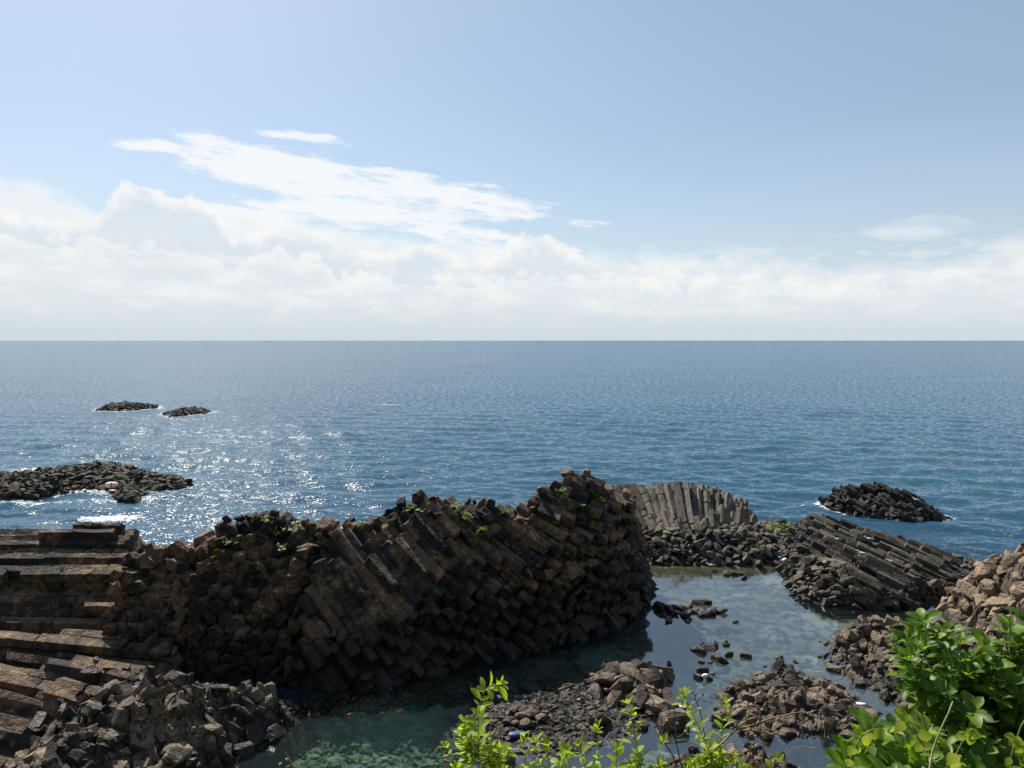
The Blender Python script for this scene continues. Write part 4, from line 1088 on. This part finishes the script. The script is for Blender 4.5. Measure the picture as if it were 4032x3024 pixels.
def orient(d, up, roll=0.0):
    x = Vector(d).normalized(); z = Vector(up); z = (z - x * z.dot(x))
    z = z.normalized() if z.length > 1e-4 else x.orthogonal().normalized()
    y = z.cross(x); m = Matrix((x, y, z)).transposed()
    return m.to_quaternion() @ Quaternion((1, 0, 0), roll)
def add_leaves(root, items, lib, limit=300, part='leaf', rest='foliage'):
    """items: (world point, quaternion, scale, weight)"""
    L = Vector(root.location); items.sort(key=lambda t: -t[3]); rg = random.Random(len(items))
    mat = lib[0][0].materials[0]
    for p, q, s, w in items[:limit]:
        o = link(part, rg.choice(lib)[0], root, Vector(p) - L); o.rotation_mode = 'QUATERNION'; o.rotation_quaternion = q; o.scale = (s, s, s)
    if items[limit:]:
        V = []; Fc = []; tone = []
        for p, q, s, w in items[limit:]:
            me, v, f = rg.choice(lib); off = len(V); m = q.to_matrix()
            V += [m @ (Vector(a) * s) + Vector(p) - L for a in v]; Fc += [tuple(i + off for i in g) for g in f]; tone += [rg.random()] * len(v)
        me = mesh(rest, V, Fc, mat, True); at = me.attributes.new('tone', 'FLOAT', 'POINT'); at.data.foreach_set('value', tone)
        tag(link(rest, me, root), kind='stuff')

BL = leaf_lib('leaf', M['bush_leaf'], 0.058, 0.031, 10, 5)
def bush(label, base, tips, seed, lib=BL, spread=.05, whorl=(6, 9), size=(.7, 1.25), inner=3, limit=300):
    """base point, list of shoot tips (world points): woody stems, a rosette of leaves at each tip and pairs below it"""
    rg = random.Random(seed); root = empty('bush', base, label, 'bush', 'leafy bushes at the lower right')
    B = Vector(base); items = []; stems = []
    cen = sum((Vector(t) for t in tips), Vector()) / len(tips)
    for t in tips:
        T = Vector(t); foot = B + Vector((rg.uniform(-.12, .12), rg.uniform(-.12, .12), 0))
        mid_ = foot.lerp(T, .55) + Vector((rg.uniform(-.05, .05), rg.uniform(-.05, .05), -.06))
        path = [foot.lerp(mid_, u).lerp(mid_.lerp(T, u), u) for u in (0, .25, .5, .75, 1)]
        stems.append(tube_geo([p - B for p in path], [.010, .008, .006, .004, .0022], 6))
        ax = (path[-1] - path[-2]).normalized(); ax = (ax + Vector((0, -.15, .45))).normalized()
        a0 = rg.uniform(0, 6.28); side = ax.orthogonal().normalized()
        for lev in range(inner + 1):
            n = rg.randint(*whorl) if lev == 0 else rg.randint(2, 4)
            pos = T - ax * (.028 * lev + (.01 if lev else 0))
            for k in range(n):
                w = a0 + lev * .9 + 6.283 * k / n + rg.uniform(-.3, .3)
                out = Quaternion(ax, w) @ side
                el = rg.uniform(.25, .95) if lev == 0 else rg.uniform(-.15, .5)
                d = out * math.cos(el) + ax * math.sin(el)
                s = rg.uniform(*size) * (1 if lev else (.7 if k % 3 == 0 else 1))
                items.append((pos + out * .004, orient(d, ax, rg.uniform(-.5, .5)), s, 2 - lev * .3 - T.y * .1 + rg.random() * .4))
    for i, g in enumerate(stems): link('stem', mesh('stem', *g, M['bark'], True), root)
    add_leaves(root, items, lib, limit)
    return root
def tips_in(region, n, seed, depth):
    """shoot tips of a shrub whose outline covers a pixel region (polygon) at the given distances"""
    rg = random.Random(seed); xs = [q[0] for q in region]; ys = [q[1] for q in region]; out = []
    while len(out) < n:
        px, py = rg.uniform(min(xs), max(xs)), rg.uniform(min(ys), max(ys))
        if sdpoly(np.array([px]), np.array([py]), region)[0] < 0: continue
        Y = depth[0] + (depth[1] - depth[0]) * ((py - min(ys)) / (max(ys) - min(ys))) + rg.uniform(-.12, .12)
        out.append(PY(px, py, Y))
    return out
RA = [(3560, 2480), (3640, 2440), (3760, 2500), (3860, 2560), (3960, 2470), (4130, 2420), (4300, 2450), (4320, 3150), (3740, 3150), (3700, 2960), (3690, 2760), (3600, 2690), (3570, 2600)]
bush('dense glossy green bush filling the right edge of the foreground', (1.95, 2.75, 11.6), tips_in(RA, 240, 1, (2.85, 2.35)), 3)
RB = [(3350, 2900), (3420, 2860), (3560, 2880), (3640, 2870), (3720, 2930), (3760, 3020), (3740, 3160), (3330, 3160), (3320, 3000)]
bush('low leafy green bush at the bottom edge left of the grass blade', (1.10, 2.35, 12.0), tips_in(RB, 60, 2, (2.35, 2.15)), 4)

# lime shoots
LL = leaf_lib('leaf', M['lime_leaf'], 0.080, 0.032, 10, 8, (.1, .4), (-.05, .25), .50)
def shoot(label, px_path, Y, seed, pairs=9, size=(.7, 1.1), side=()):
    rg = random.Random(seed)
    lean = rg.uniform(-.02, .03)
    pts = [Vector(PY(a, b, Y + i * lean)) for i, (a, b) in enumerate(px_path)]
    foot = pts[0].copy(); foot.z -= .45; foot.y += .05; pts = [foot] + pts
    root = empty('lime_shoot', foot, label, 'shrub', 'lime green shoots along the bottom edge')
    def sample(poly_, u):
        L = [0]
        for a, b in zip(poly_, poly_[1:]): L.append(L[-1] + (b - a).length)
        s = u * L[-1]
        for i in range(len(poly_) - 1):
            if s <= L[i + 1] + 1e-9:
                k = (s - L[i]) / max(L[i + 1] - L[i], 1e-9); return poly_[i].lerp(poly_[i + 1], k), (poly_[i + 1] - poly_[i]).normalized()
        return poly_[-1], (poly_[-1] - poly_[-2]).normalized()
    items = []
    def dress(pl, n, u0, big):
        smp = [sample(pl, i / 14)[0] for i in range(15)]
        link('stem', mesh('stem', *tube_geo([p - foot for p in smp], [.0032 * (1 - .65 * i / 14) for i in range(15)], 6), M['stem'], True), root)
        n = int(n * 1.35)
        for i in range(n):
            u = u0 + (1 - u0) * (i + .5 + rg.uniform(-.25, .25)) / n
            p, t = sample(pl, u); w = i * 1.57 + rg.uniform(-.6, .6); a = t.orthogonal().normalized()
            for sgn in (0, 2.2, 4.2):
                out = Quaternion(t, w + sgn) @ a
                el = rg.uniform(.05, .95); d = out * math.cos(el) + t * math.sin(el)
                items.append((p, orient(d, t, rg.uniform(-.6, .6)), rg.uniform(size[0] * .6, size[1]) * big * (1 - .35 * u), 1))
        p, t = sample(pl, 1.0)
        a = t.orthogonal().normalized()
        for k in range(5):                                   # young leaves spreading round the bud
            out = Quaternion(t, k * 2.4 + rg.uniform(-.4, .4)) @ a; el = rg.uniform(.5, 1.2)
            items.append((p, orient(out * math.cos(el) + t * math.sin(el), t, rg.uniform(-.5, .5)), rg.uniform(.28, .55) * big, 1))
    dress(pts, pairs, .42, 1.0)
    for (u, dx, dz, n) in tuple(side) + tuple((rg.uniform(.40, .62), rg.uniform(-.11, .11), rg.uniform(.02, .08), 4) for _ in range(9)):
        p, t = sample(pts, u); e = p + Vector((dx, rg.uniform(-.03, .03), dz)); m_ = p.lerp(e, .5) + Vector((dx * .2, 0, -.01))
        dress([p, m_, e], n, .15, .85)
    add_leaves(root, items, LL)
shoot('tallest lime green shoot with its tip bent over to the right', [(1885, 3040), (1882, 2900), (1888, 2780), (1908, 2715), (1968, 2690)], 2.55, 1, 13, (.85, 1.25), ((.62, -.05, .12, 5), (.5, .07, .06, 4), (.45, -.09, .05, 4), (.40, .10, .03, 4)))
shoot('lime shoot at the bottom edge just right of the tallest one', [(2075, 3060), (2068, 2960), (2058, 2905)], 2.5, 2, 7, (.7, 1.0), ((.6, .06, .04, 4), (.55, -.05, .03, 3)))
shoot('short lime shoot in the bottom row, third from the left', [(2165, 3060), (2160, 2990), (2155, 2940)], 2.5, 3, 6, (.7, .95), ((.55, .06, .03, 4), (.5, -.05, .04, 3)))
shoot('short lime shoot in the bottom row, fourth from the left', [(2250, 3070), (2245, 3010), (2225, 2965)], 2.5, 4, 6, (.7, .95), ((.55, .05, .03, 4), (.5, -.06, .02, 3)))
shoot('slim lime shoot with a bare pointed tip left of the dry stalks', [(2350, 3060), (2358, 2960), (2354, 2875)], 2.5, 5, 8, (.65, .95), ((.5, .06, .02, 4), (.45, -.06, .03, 4)))
shoot('tall lime shoot rising over the beach left of the dark dry stalk', [(2530, 3060), (2505, 2930), (2490, 2840), (2478, 2775)], 2.55, 6, 11, (.8, 1.15), ((.5, .07, .04, 5), (.45, -.06, .03, 5), (.4, .10, .02, 4)))
shoot('leaning lime shoot in front of the pool outlet', [(2810, 3060), (2790, 2950), (2745, 2850), (2695, 2745)], 2.6, 7, 14, (.75, 1.05), ((.5, .05, .06, 5), (.42, -.06, .03, 4)))
shoot('slender lime shoot close beside the leaning one', [(2835, 3050), (2838, 2930), (2845, 2840), (2858, 2775)], 2.62, 8, 9, (.7, 1.0), ((.45, .06, .02, 4),))
shoot('tiny lime shoot at the bottom edge between dry stalks and bush', [(3010, 3090), (3040, 3040), (3050, 3000)], 2.5, 9, 5, (.8, 1.1))
for i, (px, py, lab) in enumerate([(1790, 2985, 'low lime shoot at the bottom edge left of the tallest one'), (1960, 2985, 'low lime shoot at the foot of the tallest one, to its right'), (2120, 2975, 'low lime shoot between the second and third of the bottom row'), (2200, 2990, 'low lime shoot between the third and fourth of the bottom row'), (2300, 2985, 'low lime shoot left of the slim pointed shoot'), (2420, 2960, 'low lime shoot between the slim shoot and the tall shoot'), (2580, 2965, 'low lime shoot right of the tall shoot at the bottom edge')]):
    shoot(lab, [(px + 12, 3090), (px + 5, 3020), (px + (-26, 18, -12, 30, -20, 8, 24)[i], py - (38, 10, 52, 22, 46, 5, 34)[i])], 2.45 + .03 * (i % 3), 40 + i, 6, (.75, 1.05))
# yellow vine in the bush
VL = leaf_lib('leaf', M['vine_leaf'], 0.040, 0.032, 6, 18, (.05, .3), (.0, .3), .42)
def vine(label, px, Y, seed, n):
    rg = random.Random(seed); pts = [Vector(PY(a, b, Y)) for a, b in px]
    root = empty('vine', pts[0], label, 'vine', 'yellow green vines in the bushes')
    link('stem', mesh('stem', *tube_geo([p - pts[0] for p in pts], [.0022] * len(pts), 5), M['stem'], True), root)
    items = []
    for i in range(n):
        k = rg.uniform(0, len(pts) - 1.01); p = pts[int(k)].lerp(pts[int(k) + 1], k % 1)
        d = Vector((rg.uniform(-1, 1), rg.uniform(-.8, .1), rg.uniform(-.8, .5)))
        items.append((p, orient(d, Vector((-.2, -.5, .8))), rg.uniform(.6, 1.15), 1))
    add_leaves(root, items, VL)
vine('yellow green heart-leaved vine climbing the low bush', [(3330, 3060), (3360, 2960), (3390, 2900), (3440, 2870)], 2.08, 1, 11)
vine('thin yellow vine with tiny leaves reaching up from the low bush', [(3640, 2940), (3590, 2870), (3555, 2830), (3520, 2790)], 2.15, 2, 8)
vine('yellowed vine between the grass blade and the big bush', [(3700, 3060), (3760, 2980), (3800, 2900), (3830, 2870)], 2.05, 3, 11)
vine('bright vine at the far right bottom of the big bush', [(3960, 3060), (3990, 2950), (4020, 2860), (4060, 2800)], 2.05, 4, 9)

def stalk(label, name, paths, Y, mat, r=.0028, heads=(), headmat=None, base_drop=.35, cat='dry plant'):
    root = None
    for i, pth in enumerate(paths):
        pts = [Vector(PY(a, b, Y + .02 * math.sin(a))) for a, b in pth]
        if i == 0:
            f = pts[0].copy(); f.z -= base_drop; pts = [f] + pts if base_drop else pts
            root = empty(name, pts[0], label, cat, 'dry stalks along the bottom edge'); B = pts[0]
        sm = []
        for a, b in zip(pts, pts[1:]): sm += [a, a.lerp(b, .5)]
        sm.append(pts[-1]); k = len(sm)
        for q in range(1, k - 1, 2): sm[q] = sm[q] + Vector((math.sin(q * 2.1 + i), 0, math.cos(q * 1.7 + i))) * .0025
        link('stem' if i == 0 else 'twig', mesh('stem', *tube_geo([p - B for p in sm], [r * (1 - .6 * j / k) * (1 if i == 0 else .75) for j in range(k)], 6), mat, True), root)
    for j, (a, b, w) in enumerate(heads):
        p = Vector(PY(a, b, Y)); s = w / F * Y
        V = [tuple(Vector(v) * s + p - B) for v in LIBR[j % len(LIBR)][0]]
        link('seed_head', mesh('seed_head', V, LIBR[j % len(LIBR)][1], headmat or mat), root)
    return root
stalk('pale dry branching stalk reaching far to the right over the rock bed', 'dry_stalk', [[(2800, 2965), (2860, 2910), (2920, 2850), (2960, 2828), (2990, 2820)], [(2900, 2872), (2990, 2845), (3060, 2822), (3120, 2808), (3180, 2806), (3215, 2795)], [(2940, 2838), (2955, 2790), (2958, 2775)], [(2995, 2843), (2975, 2805), (2957, 2785)], [(2958, 2778), (2985, 2782), (3000, 2795)], [(2920, 2876), (2990, 2880), (3060, 2890), (3075, 2905)], [(2980, 2880), (3040, 2893), (3062, 2880)], [(3000, 2845), (2985, 2870), (2965, 2868)]], 2.55, M['dry'], .0042, [(2957, 2776, 14), (3000, 2795, 10), (2988, 2845, 14)])
stalk('dark bare stalk leaning left in front of the shallows', 'dry_stalk', [[(2672, 3050), (2650, 2975), (2600, 2890), (2578, 2830), (2572, 2760), (2558, 2722)], [(2600, 2890), (2605, 2850), (2600, 2820)]], 2.6, M['drydark'], .0032)
stalk('dark forked stalk with small seed heads beside the leaning shoot', 'dry_stalk', [[(2690, 3050), (2668, 2950), (2662, 2880), (2655, 2800), (2650, 2780)], [(2664, 2905), (2690, 2890), (2700, 2880)], [(2660, 2868), (2632, 2860), (2625, 2840)], [(2662, 2920), (2640, 2890), (2630, 2880)]], 2.65, M['drydark'], .0028, [(2700, 2880, 12), (2625, 2838, 10), (2665, 2850, 12), (2650, 2778, 8)], M['dry'])
stalk('thin dark stalk with twin seed heads above the leaning shoot', 'dry_stalk', [[(2775, 2900), (2755, 2790), (2735, 2745), (2715, 2710)], [(2745, 2762), (2765, 2742), (2768, 2735)], [(2745, 2770), (2738, 2740)]], 2.75, M['drydark'], .0022, [(2768, 2734, 9), (2738, 2737, 9), (2772, 2760, 7)])
stalk('withered stalk with brown flower heads below the branching stalk', 'dry_stalk', [[(2985, 3050), (2960, 2985), (2950, 2940), (2940, 2890)], [(2955, 2960), (2925, 3000), (2915, 3010)], [(2952, 2945), (2965, 2925)], [(3000, 3040), (3005, 2960), (3010, 2880), (3005, 2865)], [(2985, 3040), (2930, 2975), (2850, 2965), (2845, 2970)]], 2.5, M['dry'], .0026, [(2945, 2938, 22), (2960, 2928, 18), (2935, 2935, 16), (2938, 2890, 10), (2848, 2968, 9)], M['drydark'])
stalk('curved straw stem arching right beside the low bush', 'dry_stalk', [[(3080, 3050), (3100, 2970), (3125, 2945), (3180, 2942), (3215, 2945)]], 2.55, M['dry'], .002)
stalk('curled dry leaf stalk left of the low bush', 'dry_stalk', [[(3290, 3040), (3275, 2990), (3270, 2965), (3282, 2948), (3298, 2960)]], 2.4, M['dry'], .002)
stalk('thin twig with a bud at the bottom left of the green channel', 'dry_stalk', [[(1165, 3040), (1145, 3000), (1128, 2970), (1122, 2962)]], 2.6, M['dry'], .0022, [(1131, 2990, 12)])
stalk('short twig at the bottom edge near the rock mound', 'dry_stalk', [[(1095, 3050), (1100, 3020), (1104, 3010)]], 2.6, M['dry'], .0022, [(1104, 3008, 10)])
stalk('short pale stem hooked beside the tallest lime shoot', 'dry_stalk', [[(1800, 3030), (1770, 3000), (1742, 2980), (1736, 2950), (1742, 2938)]], 2.6, M['dry'], .003)
stalk('pale straight blade of grass standing in front of the bush', 'grass_blade', [[(3655, 3060), (3672, 2960), (3710, 2860), (3752, 2762)]], 1.95, M['straw'], .0036, cat='grass blade')
stalk('pale curled tendril entering from the right edge over the sea', 'dry_tendril', [[(4180, 2060), (4080, 2078), (4032, 2084), (3996, 2090), (3978, 2112), (3962, 2112), (3948, 2088), (3950, 2062)]], 2.6, M['straw'], .0016, base_drop=0.5, cat='tendril')

# tufts growing in the cracks of the ridge
FL = leaf_lib('leaf', M['fern'], 0.27, 0.11, 6, 28, (.1, .3), (.1, .5), .45)
tuft_px = [(1046, 2052), (1166, 2070), (1128, 2092), (1087, 2104), (905, 2142), (972, 2146), (859, 2203), (1417, 2070), (1625, 2008), (1650, 2022), (1786, 1998), (1842, 2030), (1838, 2050), (1889, 2112), (2210, 1937), (2222, 1955), (2281, 1998), (2335, 2024), (1987, 2018), (2371, 1975), (2350, 1955), (1902, 2090), (382, 2176), (1105, 2160)]
tuft_n = {}
for i, (px, py) in enumerate(sorted(tuft_px)):
    r = ray_at(px, py)
    if not r or r[2].startswith(('sea', 'seabed')): r = ray_at(px, py + 18)
    if not r or r[2].startswith(('sea', 'seabed')): continue
    rg = random.Random(i + 900); p = r[0]
    where = 'on the left hump of the ridge' if px < 1250 else 'on the middle crest of the ridge' if px < 1920 else 'on the high right end'
    if px < 500: where = 'on the stacked level columns at left'
    zone = [q for q in sorted(tuft_px) if (q[0] < 500, 500 <= q[0] < 1250, 1250 <= q[0] < 1920) == (px < 500, 500 <= px < 1250, 1250 <= px < 1920)]
    o = empty('rock_plant', p - Vector((0, 0, .03)), 'small green tuft in a crack ' + where + (', ' + ordinal(zone.index((px, py)), len(zone)) if len(zone) > 1 else ''), 'plant', 'green tufts ' + where)
    items = []
    for k in range(rg.randint(13, 22)):
        w = rg.uniform(0, 6.28); el = rg.uniform(.1, 1.2)
        d = Vector((math.cos(w) * math.cos(el), math.sin(w) * math.cos(el) - .3, math.sin(el)))
        items.append((p + Vector((rg.uniform(-.16, .16), -.08 + rg.uniform(-.08, .05), rg.uniform(-.02, .14))), orient(d, Vector((0, -.3, 1))), rg.uniform(.5, 1.0), 1))
    add_leaves(o, items, FL)

# brown weed drifting along the shaded foot of the ridge
def weed():
    rg = random.Random(77); V = []; Fc = []; tone = []
    base = leaf_geo(.30, .10, .1, .1)
    for i in range(300):
        t = rg.random(); px = 1180 + 700 * t + rg.gauss(0, 40); py = 2790 - 95 * t + rg.gauss(0, 26) * (1.2 - .6 * t)
        x, y = P(px, py); q = Euler((rg.gauss(0, .35), rg.gauss(0, .25), rg.uniform(0, 6.28))).to_matrix(); s_ = rg.uniform(.3, 1.1); off = len(V)
        V += [q @ (Vector(v) * s_) + Vector((x, y, rg.uniform(-.05, .05))) for v in base[0]]; Fc += [tuple(k + off for k in f) for f in base[1]]; tone += [rg.random()] * len(base[0])
    m = leaf_mat('brown_weed', (0.04, 0.024, 0.010), (0.13, 0.07, 0.020), 0.6, 0.2, (0.2, 0.09, 0.02))
    me = mesh('seaweed', V, Fc, m, True); me.attributes.new('tone', 'FLOAT', 'POINT').data.foreach_set('value', tone)
    tag(link('seaweed', me), 'orange brown seaweed drifting at the shaded foot of the ridge', 'seaweed', kind='stuff')
weed()
